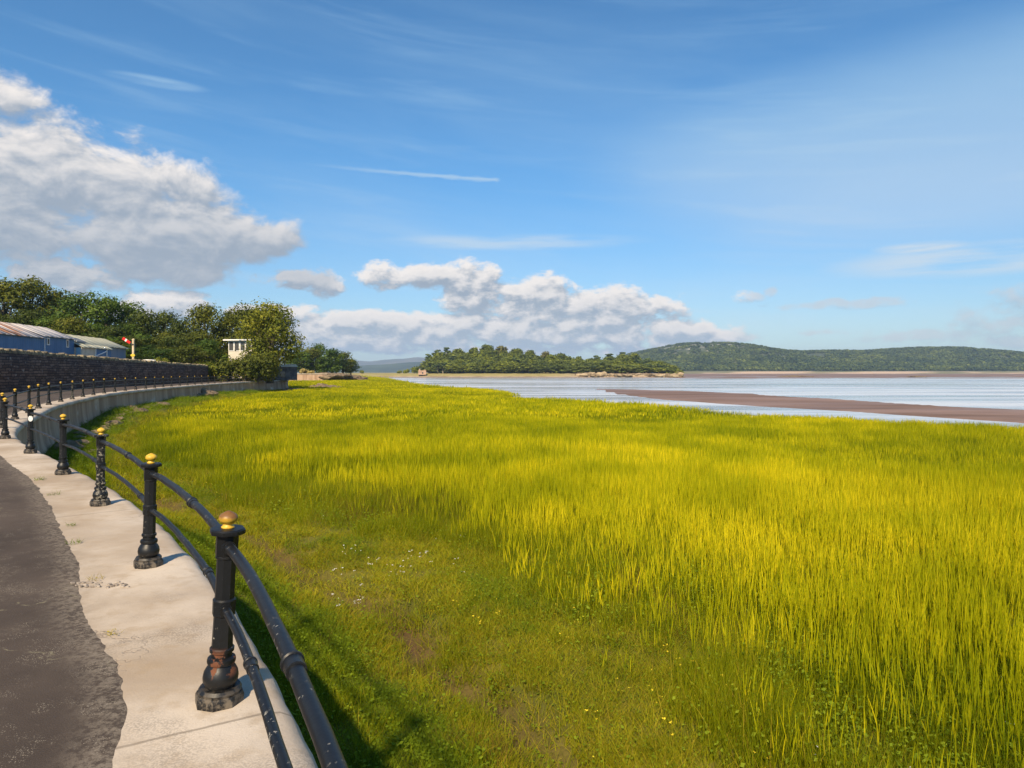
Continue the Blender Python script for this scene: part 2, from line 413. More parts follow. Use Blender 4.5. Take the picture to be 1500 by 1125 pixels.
# ------------------------------------------------------------------ estuary: mud and water
def estuary():
    # mudflat heightfield (mud banks where it stands above the water)
    ys = np.concatenate([np.linspace(-40, 40, 24), np.geomspace(42, 8000, 300)])
    cols = 260
    u = np.linspace(-1, 1, cols)
    P = np.zeros((len(ys), cols, 3))
    for i, y in enumerate(ys):
        w = max(y, 20) * 1.15 + 60
        P[i, :, 0] = u * w + .12 * w; P[i, :, 1] = y
    X, Y = P[..., 0], P[..., 1]
    px = 750 + 1000 * X / np.maximum(Y, 1)
    # the near bank follows two curves in plan
    def dist(pts, up=-4.55): return np.array([[(a - 750) / F * (-up) / ((b - 545) / F), (-up) / ((b - 545) / F)] for a, b in pts])
    upb = dist([(865, 568.5), (960, 571), (1100, 576.5), (1250, 586.5), (1380, 595), (1500, 600), (1700, 609)]); lob = dist([(865, 573), (960, 584), (1100, 594), (1250, 603), (1380, 611.5), (1500, 619), (1700, 636)])
    fx = lambda c: np.interp(X, c[::-1, 0] if c[0, 0] > c[-1, 0] else c[:, 0], c[::-1, 1] if c[0, 0] > c[-1, 0] else c[:, 1], left=0, right=0)
    # both curves come nearer to the right: use x -> y
    yu, yl = fx(upb), fx(lob)
    inside = np.minimum((yu - Y) / np.maximum(yu * .08, 1), (Y - yl) / np.maximum(yl * .08, 1))
    inside = np.where((X < max(upb[0, 0], lob[0, 0]) - 2) | (yu == 0), -1, inside)
    nz = fbm(X, Y, 22, 4, 4) - .5; nz2 = fbm(X * .25, Y, 30, 14, 4) - .5
    h = 1.28 + np.clip(inside + .42, -1, 1) * .24 + nz * .26
    # far flats beyond 430 m, to the right
    far = sstep(Y, 400, 520) * sstep(X / np.maximum(Y, 1), .17, .26) * (1 - sstep(Y, 1500, 1900) * .2)
    far2 = sstep(Y, 620, 760) * sstep(px, 980, 1040)
    h = h + far * (.40 + nz2 * .9) + far2 * .12
    # ribbed shoals showing in the river
    h = h + (fbm(X * .22, Y, 11, 41, 3) - .50) * .9 * sstep(Y, 75, 120) * (1 - sstep(Y, 300, 420)) * np.clip(1 - inside, 0, 1) * .6
    h = np.where(Y < 30, np.minimum(h, 1.2), h)
    P[..., 2] = h
    m, n, b = new_mat('wet_mud')
    p = n.pos(); st = n.vm('MULTIPLY', p, (.05, .16, 1))
    c = n.mix(n.step(n.noise(st, 1.0, 5), .3, .7), (.145, .092, .068), (.25, .165, .13))
    n.put(b.inputs['Base Color'], c)
    n.put(b.inputs['Roughness'], n.step(n.noise(n.vm('MULTIPLY', p, (.03, .12, 1)), 1.0, 4), .35, .7, .5, .85)); b.inputs['Specular IOR Level'].default_value = .2
    n.link(n.bump(n.noise(n.vm('MULTIPLY', p, (.6, 1.6, 1)), 1.0, 4), .35, .25), b.inputs['Normal'])
    tag(link('mudflat', grid_mesh('mudflat', P, m)), kind='structure')
    # water
    W = np.array([[[-9000, -400, WATER], [9000, -400, WATER]], [[-9000, 9000, WATER], [9000, 9000, WATER]]], float)
    m, n, b = new_mat('river_water')
    p = n.pos()
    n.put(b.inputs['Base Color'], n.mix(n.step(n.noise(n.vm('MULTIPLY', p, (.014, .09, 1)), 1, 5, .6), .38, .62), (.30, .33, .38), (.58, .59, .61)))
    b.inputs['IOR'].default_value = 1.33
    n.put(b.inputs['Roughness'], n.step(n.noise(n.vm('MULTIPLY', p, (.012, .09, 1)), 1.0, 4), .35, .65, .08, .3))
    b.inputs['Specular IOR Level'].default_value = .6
    hgt = n.m('ADD', n.noise(n.vm('MULTIPLY', p, (.7, 1.5, 1)), 1.0, 4), n.m('MULTIPLY', n.noise(n.vm('MULTIPLY', p, (.06, .3, 1)), 1.0, 3), 2.0))
    n.link(n.bump(hgt, .35, .12), b.inputs['Normal'])
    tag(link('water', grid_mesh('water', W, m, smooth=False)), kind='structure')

build_marsh()
estuary()

# ================================================================== SEA WALL, PROMENADE
m_conc, n, b = new_mat('worn_concrete')
p = n.pos()
a1 = n.noise(p, .9, 6); a2 = n.noise(p, 7, 5); a3 = n.noise(n.vm('MULTIPLY', p, (1, 1, 1)), 60, 3)
c = n.mix(n.step(a1, .3, .7), (.35, .275, .20), (.55, .475, .39)); c = n.mix(n.m('MULTIPLY', n.step(a2, .48, .72), .5), c, (.34, .255, .165))
c = n.mix(n.m('MULTIPLY', n.step(a3, .62, .75), .5), c, (.27, .22, .17))
cr = n.node('ShaderNodeTexVoronoi', feature='DISTANCE_TO_EDGE'); cr.inputs['Scale'].default_value = .55
n.link(n.vm('ADD', p, n.vm('MULTIPLY', n.xyz(n.noise(p, 2.2, 5), n.noise(n.vm('ADD', p, (9, 3, 1)), 2.2, 5), 0), (.9, .9, 0))), cr.inputs['Vector'])
crack = n.m('MULTIPLY', n.step(cr.outputs[0], .007, .001), n.step(n.noise(p, .5, 2), .5, .7))
c = n.mix(n.m('MULTIPLY', crack, .5), c, (.16, .12, .09))
sand = n.m('MULTIPLY', n.step(n.noise(n.vm('ADD', p, (4, 7, 0)), 1.1, 4), .55, .68), n.step(n.noise(p, 90, 2), .4, .6))
c = n.mix(n.m('MULTIPLY', sand, .55), c, (.20, .17, .14))
inner = n.m('MULTIPLY', n.step(n.sep(n.uv())[1], -.66, -1.05), n.step(n.noise(p, 5, 7, .7), .42, .62))
c = n.mix(n.m('MULTIPLY', inner, .5), c, n.mix(n.noise(p, 80, 3, .7), (.09, .075, .06), (.30, .25, .19)))
jt = n.step(n.m('ABSOLUTE', n.m('SUBTRACT', n.m('FRACT', n.m('ADD', n.m('MULTIPLY', n.sep(n.uv())[0], .164), n.m('MULTIPLY', n.noise(p, 3, 4), .008))), .5)), .0026, .0008)
c = n.mix(n.m('MULTIPLY', jt, .6), c, (.15, .12, .09))
st2 = n.step(n.noise(n.vm('MULTIPLY', p, (.5, .5, 1)), .6, 5, .6), .5, .7)
c = n.mix(n.m('MULTIPLY', st2, .35), c, (.56, .50, .43))
n.put(b.inputs['Base Color'], c); b.inputs['Roughness'].default_value = .85; b.inputs['Specular IOR Level'].default_value = .25
n.link(n.bump(n.m('SUBTRACT', n.m('ADD', n.m('MULTIPLY', n.noise(p, 3, 5), 1.5), n.m('MULTIPLY', n.noise(p, 70, 4, .7), .3)), n.m('MULTIPLY', crack, .6)), .4, .018), b.inputs['Normal'])

m_face, n, b = new_mat('stained_concrete')
p = n.pos(); v = n.noise(n.vm('MULTIPLY', p, (1.1, 1.1, .12)), 1.0, 6); v2 = n.noise(n.vm('MULTIPLY', p, (.35, .35, .5)), 1.0, 5)
c = n.mix(n.step(v, .35, .65), (.30, .19, .125), (.46, .32, .22)); c = n.mix(n.step(v2, .58, .70), c, (.56, .47, .39))
lines = n.step(n.m('ABSOLUTE', n.m('SUBTRACT', n.m('FRACT', n.m('MULTIPLY', n.sep(n.uv())[0], .17)), .5)), .006, .001)
c = n.mix(n.m('MULTIPLY', lines, .6), c, (.08, .06, .05))
n.put(b.inputs['Base Color'], c); b.inputs['Roughness'].default_value = .85; b.inputs['Specular IOR Level'].default_value = .2
n.link(n.bump(n.noise(p, 6, 6), .5, .05), b.inputs['Normal'])

m_asph, n, b = new_mat('old_asphalt')
p = n.pos()
big = n.noise(p, .7, 6, .6); c = n.mix(n.step(big, .3, .7), (.056, .042, .032), (.105, .080, .062))
w1 = n.m('MULTIPLY', n.step(n.noise(p, 1.1, 8, .72), .54, .72), n.step(n.noise(p, 38, 4, .7), .42, .62))
c = n.mix(n.m('MULTIPLY', w1, .55), c, (.24, .20, .15))
ck = n.node('ShaderNodeTexVoronoi', feature='DISTANCE_TO_EDGE'); ck.inputs['Scale'].default_value = .33
n.link(n.vm('ADD', p, n.vm('MULTIPLY', n.xyz(n.noise(p, 1.6, 6), n.noise(n.vm('ADD', p, (9, 3, 1)), 1.6, 6), 0), (1.2, 1.2, 0))), ck.inputs['Vector'])
c = n.mix(n.m('MULTIPLY', n.step(ck.outputs[0], .006, .0015), n.step(n.noise(p, 9, 3), .42, .64)), c, (.22, .195, .125))
sp = n.node('ShaderNodeTexVoronoi'); sp.inputs['Scale'].default_value = 95; n.link(p, sp.inputs['Vector'])
spk = n.m('MULTIPLY', n.step(sp.outputs['Distance'], .34, .20), n.step(n.noise(p, 5, 6, .65), .50, .62))
c = n.mix(n.m('MULTIPLY', spk, .75), c, (.42, .37, .29))
gr = n.noise(p, 170, 3, .7); c = n.mix(n.step(gr, .3, .75), n.mix(.5, c, (.05, .043, .042)), c)
# pale sand drifted along the margin
u0, v0, _w = n.sep(n.uv())[:3]
mar = n.m('MULTIPLY', n.step(v0, .30, .0), n.step(n.noise(p, 24, 6, .75), .40, .6))
c = n.mix(n.m('MULTIPLY', mar, .45), c, (.34, .29, .23))
n.put(b.inputs['Base Color'], c); b.inputs['Roughness'].default_value = .9; b.inputs['Specular IOR Level'].default_value = .2
n.link(n.bump(n.m('ADD', n.m('MULTIPLY', n.noise(p, 120, 3, .7), .6), n.noise(p, 5, 5)), .5, .014), b.inputs['Normal'])

def sweep(prof, s0, s1, ds_near, mats, name, wob=0.0, smooth=True, zoff=0.0):
    ss = [s0]
    while ss[-1] < s1:
        y = np.interp(ss[-1], ES, EDGE[:, 1]); ss.append(ss[-1] + ds_near * (1 + max(0, y) * .05))
    ss[-1] = s1; ss = np.array(ss)
    P = np.zeros((len(ss), len(prof), 3)); UV = np.zeros((len(ss), len(prof), 2))
    for i, s in enumerate(ss):
        e, o = edge_at(s); z = float(prom_z(e[1])) + zoff
        for k, (a, dz) in enumerate(prof):
            wv = wob * (mnoise.noise(Vector((s * 1.7, dz * 4, 1.3))) + .6 * mnoise.noise(Vector((s * 6, dz * 6, 4.3)))) if a > -.3 else 0
            q = e + o * (a + wv); P[i, k] = (q[0], q[1], z + dz + (wv * .5 if a > -.2 else 0)); UV[i, k] = (s, a)
    return grid_mesh(name, P, mats, smooth=smooth, uv=UV, flip=False)

S_END = ES[-1]
sw = tag(empty('sea_wall', (0, 0, 0)), 'long curving concrete sea wall with pale rounded coping above the salt marsh', 'sea wall')
cop = sweep([(-1.8, 0), (-1.3, .001), (-.9, .003), (-.55, .004), (-.3, .003), (-.12, .0), (-.05, -.012), (.0, -.04), (.03, -.085), (.035, -.14), (.01, -.19), (-.04, -.215), (-.12, -.22)], 0, S_END, .12, m_conc, 'coping', .022)
link('coping', cop, sw)
fac = sweep([(-.11, -.20), (-.105, -.5), (-.08, -.9), (-.02, -1.3), (.1, -1.65), (.26, -1.95), (.34, -2.6)], 0, S_END, .2, m_face, 'wall_face', .012)
link('wall_face', fac, sw)

def build_asphalt():
    near = np.arange(0, 36, .045); ss = np.concatenate([near, np.arange(36, 80, .25), np.arange(80, S_END, .6)])
    rows = [0, .03, .12, .3, .7, 1.3, 2.2, 3.4, 4.8, 6.2]
    P = np.zeros((len(ss), len(rows), 3)); UV = np.zeros((len(ss), len(rows), 2))
    w = fbm(ss, ss * 0, 1.9, 12, 2); w2 = fbm(ss, ss * 0 + 9, .35, 31, 4)
    mp = [(164, 1125), (185, 1040), (172, 976), (121, 898), (116, 834), (86, 769), (43, 700), (0, 672)]
    mw = [((a - 750) / F * 1.688 / ((b - 545) / F), 1.688 / ((b - 545) / F)) for a, b in mp]
    ms = [s_of(*q) for q in mw]; mt = list(-edge_dist([q[0] for q in mw], [q[1] for q in mw]))
    o_ = np.argsort(ms); ms = np.array(ms)[o_]; mt = np.array(mt)[o_]
    tt = np.interp(ss, ms, mt) + (w - .5) * .06 + (w2 - .5) * .055 + (fbm(ss, ss * 0 + 3, .10, 8, 3) - .5) * .035
    for i, s in enumerate(ss):
        e, o = edge_at(s); z = float(prom_z(e[1]))
        for k, r in enumerate(rows):
            q = e - o * (tt[i] + r); P[i, k] = (q[0], q[1], z + (.0035 if k == 0 else .006 if k < 3 else .008)); UV[i, k] = (s, r)
    tag(link('promenade', grid_mesh('promenade', P, m_asph, uv=UV, flip=True)), kind='structure')
build_asphalt()

# patch of exposed setts in the coping (an old drain)
def setts():
    mb = MB(); rr = random.Random(4)
    s0 = s_of(-2.9, 5.6)
    for i in range(13):
        for k in range(3):
            if rr.random() < .25: continue
            c = at(108 + i * 6.4 + rr.uniform(-2, 2), 5.35 + k * .055 + rr.uniform(-.015, .015), 0)
            mb.box((c.x, c.y, 4.316 + rr.uniform(-.006, .002)), (rr.uniform(.02, .04), rr.uniform(.022, .036), .022), Matrix.Rotation(rr.uniform(0, 3), 3, 'Z'), .005)
    mb.build('drain_setts', flat_mat('sett_stone', (.16, .13, .11), (.36, .31, .26), 25, .85), sw)
setts()

# ================================================================== RAILING
def paint_mat(name, chips=.66, chipcol=(.42, .40, .36), rust=.0, coat=.35):
    m, n, b = new_mat(name)
    p = n.obj()
    c = n.mix(n.noise(p, 6, 4), (.004, .0045, .0055), (.010, .011, .013))
    ch = n.m('MULTIPLY', n.step(n.noise(p, 34, 5, .65), chips, chips + .05), n.step(n.noise(n.vm('ADD', p, (3, 1, 2)), 5, 3), .42, .56))
    c = n.mix(n.m('MULTIPLY', ch, .8), c, chipcol)
    if rust:
        z = n.sep(p)[2]
        rs = n.m('MULTIPLY', n.step(n.noise(n.vm('ADD', p, (1.4, 2, .5)), 13, 4), .62 - rust, .66 - rust), n.m('MULTIPLY', n.step(z, .14, .18), n.step(z, .30, .26)))
        c = n.mix(rs, c, n.mix(n.noise(p, 60, 3), (.075, .026, .012), (.17, .062, .028)))
        ch = n.m('MAXIMUM', ch, rs)
    if name != 'black_rail_paint':
        dz = n.m('MULTIPLY', n.step(n.sep(p)[2], .13, .01), n.step(n.noise(p, 24, 5, .7), .42, .62)); c = n.mix(n.m('MULTIPLY', dz, .75), c, (.19, .155, .115)); ch = n.m('MAXIMUM', ch, dz)
    n.put(b.inputs['Base Color'], c)
    n.put(b.inputs['Roughness'], n.mix(ch, (.45, .45, .45), (.8, .8, .8))); b.inputs['Specular IOR Level'].default_value = .38
    n.link(n.bump(n.m('ADD', n.noise(p, 22, 4), n.m('MULTIPLY', ch, -.5)), .25, .006), b.inputs['Normal'])
    return m
m_paint = paint_mat('black_gloss_paint', .64, (.22, .20, .17))
m_rail = paint_mat('black_rail_paint', .60, (.30, .29, .26))
m_rusty = paint_mat('black_paint_rusting', .66, (.32, .30, .26), .095)
m_worn = paint_mat('black_paint_worn', .53, (.26, .24, .19))
def gold_mat(name, brown):
    m, n, b = new_mat(name); p = n.obj()
    f = n.noise(p, 26, 4); z = n.sep(p)[2]
    c = n.mix(n.step(f, .4, .62), (.50, .29, .018), (.64, .42, .04))
    if brown: c = n.mix(n.m('MULTIPLY', n.step(n.m('ADD', z, n.m('MULTIPLY', f, .05)), 0.958, 0.986), .9), c, (.13, .05, .02))
    n.put(b.inputs['Base Color'], c); b.inputs['Metallic'].default_value = .0; b.inputs['Roughness'].default_value = .5
    n.link(n.bump(f, .3, .004), b.inputs['Normal'])
    return m
m_gold = gold_mat('gold_paint', False); m_gold_old = gold_mat('gold_paint_browned', True)

def post_mesh(mat):
    mb = MB()
    o = math.pi / 8
    mb.lathe([(.112, -.02), (.118, 0), (.12, .045), (.112, .06)], 8, phase=o)
    mb.lathe([(.104, .055), (.106, .072), (.096, .088)], 16)
    mb.lathe([(.070, .085), (.074, .095), (.084, .115), (.0865, .138), (.082, .162), (.070, .185), (.060, .198), (.058, .205)], 20)
    mb.lathe([(.058, .2), (.067, .206), (.070, .219), (.067, .232), (.056, .24)], 20)
    mb.lathe([(.050, .236), (.050, .262), (.059, .266), (.060, .282), (.0535, .288)], 20)
    mb.lathe([(.0525, .285), (.049, .45)], 8, phase=o)
    mb.lathe([(.050, .448), (.0565, .455), (.0575, .53), (.050, .538)], 8, phase=o)
    mb.lathe([(.0485, .536), (.0475, .745)], 8, phase=o)
    mb.lathe([(.048, .742), (.053, .748), (.053, .756), (.049, .760)], 16)
    mb.lathe([(.053, .757), (.0555, .762), (.0555, .858), (.058, .866)], 8, phase=o)
    mb.lathe([(.066, .864), (.086, .870), (.088, .878), (.088, .890), (.080, .897), (.04, .899)], 8, phase=o)
    for z, ph in ((.808, 0), (.492, 0)):                               # sockets for the rails
        for sgn in (1, -1):
            mb.tube([(0, sgn * .04, z), (0, sgn * .066, z)], .034 if z > .6 else .03, 14)
    me = mb.mesh('post', mat, 38)
    return me
def finial_mesh(mat):
    mb = MB(); mb.lathe([(.032, .897), (.033, .903), (.026, .910), (.024, .918), (.030, .924), (.041, .932), (.0465, .944), (.0455, .956), (.036, .968), (.022, .976), (.012, .982), (.003, .985)], 20)
    return mb.mesh('finial', mat, 50)

rail_root = tag(empty('iron_railing', (0, 0, 0)), 'black cast iron railing with gold topped posts curving along the sea wall edge', 'railing')
meas = [(-1.50, 3.5), (-3.17, 5.95), (-5.2, 8.62), (-7.28, 11.07), (-9.7, 13.75), (-12.1, 16.3)]
ps = [s_of(*m) for m in meas]
ps = [ps[0] - 3.0] + ps
while ps[-1] < S_END - 22: ps.append(ps[-1] + 3.22)
ps = [ps[0] - 6.1, ps[0] - 3.05] + ps
FIX = {2: (-.12, .87)}
INSET = .34
pm = post_mesh(m_paint); pm_rusty = pm.copy(); pm_rusty.materials[0] = m_rusty; pm_worn = pm.copy(); pm_worn.materials[0] = m_worn
fm = finial_mesh(m_gold); fm_old = fm.copy(); fm_old.materials[0] = m_gold_old
posts = []
for i, s in enumerate(ps):
    e, o = edge_at(s); q = e - o * INSET
    if 3 <= i < 9:  # measured
        mx, my = meas[i - 3]; q = np.array([mx, my])
    if i in FIX: q = np.array(FIX[i])
    z = float(prom_z(q[1]))
    t = np.array([-o[1], o[0]])
    k = i - 3
    po = link('post', pm_rusty if k == 0 else pm_worn if k in (2, 12) else pm, rail_root, (q[0], q[1], z))
    lean = {0: (3.2, 1.0), 1: (1.8, .5), 2: (.8, 0)}.get(k, (random.Random(i).uniform(-.5, .7), random.Random(i + 50).uniform(-.5, .5)))
    rz = math.atan2(t[1], t[0]) - math.pi / 2
    po.rotation_euler = (Matrix.Rotation(R(lean[0]), 3, 'Y') @ Matrix.Rotation(R(lean[1]), 3, 'X') @ Matrix.Rotation(rz, 3, 'Z')).to_euler()
    if k == 0: po['label'] = 'black post with rust patches on its bulbous base'
    if k == 2: po['label'] = 'black post with paint worn down to pale metal'
    f = link('finial', fm_old if k == 0 else fm, po)
    if k == 0: f['label'] = 'gold finial weathered brown on top'
    if k == 4:
        mb = MB(); mb.lathe([(.036, 0), (.038, .003), (.036, .006)], 20)
        me = mb.mesh('reflector', flat_mat('white_plastic', (.78, .78, .76), (.85, .85, .84), 20, .4))
        for v in me.vertices: v.co = Vector((v.co.x * 1.05, v.co.z, v.co.y * 1.55))
        me.flip_normals()
        r = link('reflector', me, po); r['label'] = 'white oval reflector on the post'
        # faces the viewer: on the road side of the shaft
        inv = Matrix.Rotation(-rz, 3, 'Z'); dr = Vector((-q[0], -q[1], 0)).normalized()
        ld = inv @ dr
        r.location = ld * .052 + Vector((0, 0, .70)); r.rotation_euler = (0, 0, math.atan2(ld.y, ld.x) + math.pi / 2)
    posts.append((np.array([q[0], q[1]]), z, o, po))

bpy.context.view_layer.update()
for i in range(len(posts) - 1):
    (a, za, oa, pa), (b_, zb, ob, pb) = posts[i], posts[i + 1]
    near = i < 9
    for nm, h, r, bow in (('top_rail', .808, .0255, .06), ('lower_rail', .492, .0205, .05)):
        A = pa.matrix_world @ Vector((0, 0, h)); B = pb.matrix_world @ Vector((0, 0, h))
        ov = Vector((*(oa + ob), 0)).normalized()
        rr = random.Random(i * 7 + int(h * 100)); bw = bow * rr.uniform(.5, 1.2) if near else .015
        pts = []; N = 14 if near else 4
        for k in range(N + 1):
            t = k / N; q = A.lerp(B, t) + ov * bw * (1 - abs(2 * t - 1) ** 3) + Vector((0, 0, (rr.uniform(-.003, .003) + .012 * math.sin(math.pi * t) * rr.uniform(.5, 1)) if near else 0))
            pts.append(q)
        mid = (A + B) / 2
        mb = MB(); mb.tube([p_ - mid for p_ in pts], r, 14 if near else 8)
        ro = mb.build(nm, m_rail, rail_root, mid, 60)
        if near:
            f = .48 if nm == 'top_rail' else .24
            if i == 2 and nm == 'top_rail': f = .47
            if i == 2 and nm == 'lower_rail': f = .72
            k = int(f * N); c = pts[k] - mid; d_ = (pts[k + 1] - pts[k]).normalized()
            mb = MB(); g = r * 1.22
            mb.tube([c - d_ * .035, c - d_ * .034, c + d_ * .03, c + d_ * .036], [r * 1.02, g, g, r * 1.02], 16)
            mb.tube([c + d_ * .028, c + d_ * .032, c + d_ * .042, c + d_ * .046], [g, g * 1.15, g * 1.15, g], 16)
            mb.build('coupling', m_rail, ro, smooth=40)

# ================================================================== LAND LEFT OF THE PROMENADE
m_verge = flat_mat('dry_verge', (.09, .085, .03), (.17, .145, .06), .8, .95, bump=.5, bscale=6, bdist=.2)
WALL = [(-62, 20), (-50, 27), (-41, 34), (-36.6, 41), (-35.1, 47), (-37.2, 58), (-39.2, 69), (-41.2, 79.5), (-43.2, 90), (-45.2, 101)]
WC, WS = resample(catmull(WALL), 260)
def land():
    # level ground under and beyond the promenade, rising to the wooded bank
    ys = np.concatenate([np.linspace(-60, 24, 12), np.linspace(30, 130, 34), np.linspace(140, 420, 30)])
    xs = -np.concatenate([[0], np.geomspace(1, 900, 60)])
    P = np.zeros((len(ys), len(xs), 3))
    for i, y in enumerate(ys):
        j = np.argmin(np.abs(EDGE[:800, 1] - y)) if y < 60 else np.argmin(np.abs(EDGE[:1420, 1] - y))
        x0 = EDGE[j, 0] - 2.2 - (4 if y < 24 else 0)
        if y < -9: x0 = 2
        if y > 124: x0 = np.interp(y, [124, 132, 215, 240, 300, 420], [-52, -70, -78, -76, -95, -180])
        x = x0 + xs
        z = np.full(len(x), 4.2 if y < 12 else 4.2 + .34 * min(1, (y - 12) / 12))
        wx = np.interp(y, WC[:, 1][::1], WC[:, 0]) if y > 34 else -60
        if y <= 125: z = z + sstep(-x, -wx + .2, -wx + .8) * (.42)
        z = z + sstep(-x, 66, 140) * 9 + sstep(-x, 140, 500) * 30
        if y > 124: z = np.maximum(z - .0, 4.2) + .3 * sstep(x0 - x, 0, 6)
        P[i, :, 0] = x; P[i, :, 1] = y; P[i, :, 2] = z
    tag(link('land', grid_mesh('land', P, m_verge, flip=True)), kind='structure')
land()

# dark stone boundary wall
m_stone, n, b = new_mat('dark_rubble_stone')
uv = n.uv(); bt = n.node('ShaderNodeTexBrick'); bt.offset = .5; bt.squash = 1.4; bt.squash_frequency = 3
n.link(n.vm('ADD', uv, n.vm('MULTIPLY', n.xyz(n.noise(uv, 1.2, 3), n.noise(n.vm('ADD', uv, (5, 5, 0)), 1.2, 3), 0), (.5, .22, 0))), bt.inputs['Vector'])
bt.inputs['Scale'].default_value = 1.0; bt.inputs['Brick Width'].default_value = .55; bt.inputs['Row Height'].default_value = .2; bt.inputs['Mortar Size'].default_value = .025; bt.inputs['Bias'].default_value = -.2
n.put(bt.inputs['Color1'], (.13, .068, .043)); n.put(bt.inputs['Color2'], (.31, .18, .125)); n.put(bt.inputs['Mortar'], (.05, .031, .025))
c = n.mix(n.step(n.noise(uv, .35, 4), .35, .7), bt.outputs['Color'], n.mix(.5, bt.outputs['Color'], (.05, .04, .045)))
c = n.mix(n.step(n.noise(uv, 3.5, 3), .60, .72), c, (.30, .24, .21))
n.put(b.inputs['Base Color'], c); b.inputs['Roughness'].default_value = .9; b.inputs['Specular IOR Level'].default_value = .15
n.link(n.bump(n.m('ADD', n.m('MULTIPLY', bt.outputs['Fac'], -1.0), n.noise(uv, 8, 4)), .8, .06), b.inputs['Normal'])
m_capstone = flat_mat('cap_stone', (.12, .10, .07), (.30, .25, .16), 2.2, .95, bump=.6, bscale=12, bdist=.05)

sw2 = tag(empty('stone_wall', (0, 0, 0)), 'tall dark stone boundary wall with rough upright cap stones beside the promenade', 'wall')
def stone_wall():
    dT = np.gradient(WC, axis=0); dT /= np.linalg.norm(dT, axis=1)[:, None]; nO = np.stack([dT[:, 1], -dT[:, 0]], 1)
    base = 4.3; top = np.interp(WC[:, 1], [20, 47, 62, 80, 101], [7.4, 7.32, 7.12, 6.92, 6.75])
    prof = [(.28, 0), (.25, .5), (.22, 1), (-.22, 1), (-.28, 0)]
    P = np.zeros((len(WC), 5, 3)); UV = np.zeros((len(WC), 5, 2))
    for i in range(len(WC)):
        for k, (a, f) in enumerate(prof):
            q = WC[i] + nO[i] * (a + .03 * mnoise.noise(Vector((WS[i] * .8, f * 3, 0)))); z = base + (top[i] - base) * f
            P[i, k] = (q[0], q[1], z); UV[i, k] = (WS[i], z + (k > 2) * 3)
    me = grid_mesh('masonry', P, m_stone, smooth=False, uv=UV)
    me2 = bmesh.new(); me2.from_mesh(me)
    for row in (0, len(WC) - 1):
        me2.verts.ensure_lookup_table(); me2.faces.new([me2.verts[row * 5 + k] for k in range(5)])
    bmesh.ops.recalc_face_normals(me2, faces=me2.faces[:]); me2.to_mesh(me); me2.free()
    link('masonry', me, sw2)
    mb = MB(); rr = random.Random(3); s = .1
    while s < WS[-1] - .1:
        w = rr.uniform(.16, .34) * (1 if s > 22 else 1.6)
        x = np.interp(s + w / 2, WS, WC[:, 0]); y = np.interp(s + w / 2, WS, WC[:, 1]); t = np.interp(s + w / 2, WS, top)
        j = min(int(np.searchsorted(WS, s)), len(WS) - 1); an = math.atan2(dT[j, 1], dT[j, 0]); h = rr.uniform(.2, .38)
        mb.box((x, y, t + h / 2 - .02), (w * .97, rr.uniform(.42, .52), h), Matrix.Rotation(an, 3, 'Z') @ Matrix.Rotation(rr.uniform(-.15, .15), 3, 'Y'), .04)
        s += w
    mb.build('cap_stones', m_capstone, sw2)
stone_wall()

# ================================================================== SHEDS BEHIND THE WALL
U_ = Vector((-.185, .983, 0)).normalized(); N_ = Vector((.983, .185, 0)).normalized()      # along the row, towards the promenade
O_ = Vector((-52, 81, 0))                                                                   # far front corner of the rusty shed
def W(u, nn, z): v = O_ + U_ * u + N_ * nn; return Vector((v.x, v.y, CZ + z))
def clad(name, c1, c2):
    m, n, b = new_mat(name); p = n.pos()
    al = n.m('ADD', n.m('MULTIPLY', n.sep(p)[0], -.185), n.m('MULTIPLY', n.sep(p)[1], .983))
    rib = n.m('ABSOLUTE', n.m('SUBTRACT', n.m('FRACT', n.m('MULTIPLY', al, 2.2)), .5))
    c = n.mix(n.step(n.noise(n.vm('MULTIPLY', p, (1, 1, .25)), .8, 5), .35, .68), c1, c2)
    c = n.mix(n.m('MULTIPLY', n.step(rib, .06, .0), .5), c, (.03, .05, .08))
    n.put(b.inputs['Base Color'], c); b.inputs['Roughness'].default_value = .6
    n.link(n.bump(n.step(rib, .0, .2), .5, .03), b.inputs['Normal'])
    return m
m_blue = clad('blue_cladding', (.045, .14, .30), (.07, .18, .36)); m_blue2 = clad('faded_blue_cladding', (.15, .22, .34), (.22, .27, .36)); m_blue3 = clad('bright_blue_cladding', (.07, .18, .38), (.09, .21, .42))
def roofing(name, c1, c2, c3, rust):
    m, n, b = new_mat(name); p = n.pos(); uv = n.uv()
    c = n.mix(n.noise(p, .9, 5), c1, c2)
    sh = n.noise(n.vm('MULTIPLY', uv, (.55, .28, 0)), 1.0, 4, .6)
    if rust: c = n.mix(n.m('MULTIPLY', n.step(sh, .46, .56), n.step(n.sep(uv)[0], -7.0, -12.0)), c, n.mix(n.noise(p, 3, 4), c3, (.50, .24, .11)))
    al = n.sep(uv)[0]; rib = n.m('ABSOLUTE', n.m('SUBTRACT', n.m('FRACT', n.m('MULTIPLY', al, 4.5)), .5)); lap = n.m('ABSOLUTE', n.m('SUBTRACT', n.m('FRACT', n.m('MULTIPLY', al, .42)), .5))
    c = n.mix(n.m('MULTIPLY', n.step(lap, .05, .01), .55), c, (.12, .10, .09))
    n.put(b.inputs['Base Color'], c); b.inputs['Roughness'].default_value = .7; b.inputs['Specular IOR Level'].default_value = .3
    n.link(n.bump(n.step(rib, 0, .5), .6, .04), b.inputs['Normal'])
    return m
m_rust = roofing('rusty_corrugated_iron', (.42, .38, .37), (.56, .53, .52), (.36, .14, .06), True)
m_sage = roofing('sage_sheet_roof', (.36, .36, .27), (.46, .46, .36), (.3, .3, .2), False)
m_brickbase = flat_mat('brick_plinth', (.13, .09, .075), (.24, .17, .13), 3, .9)
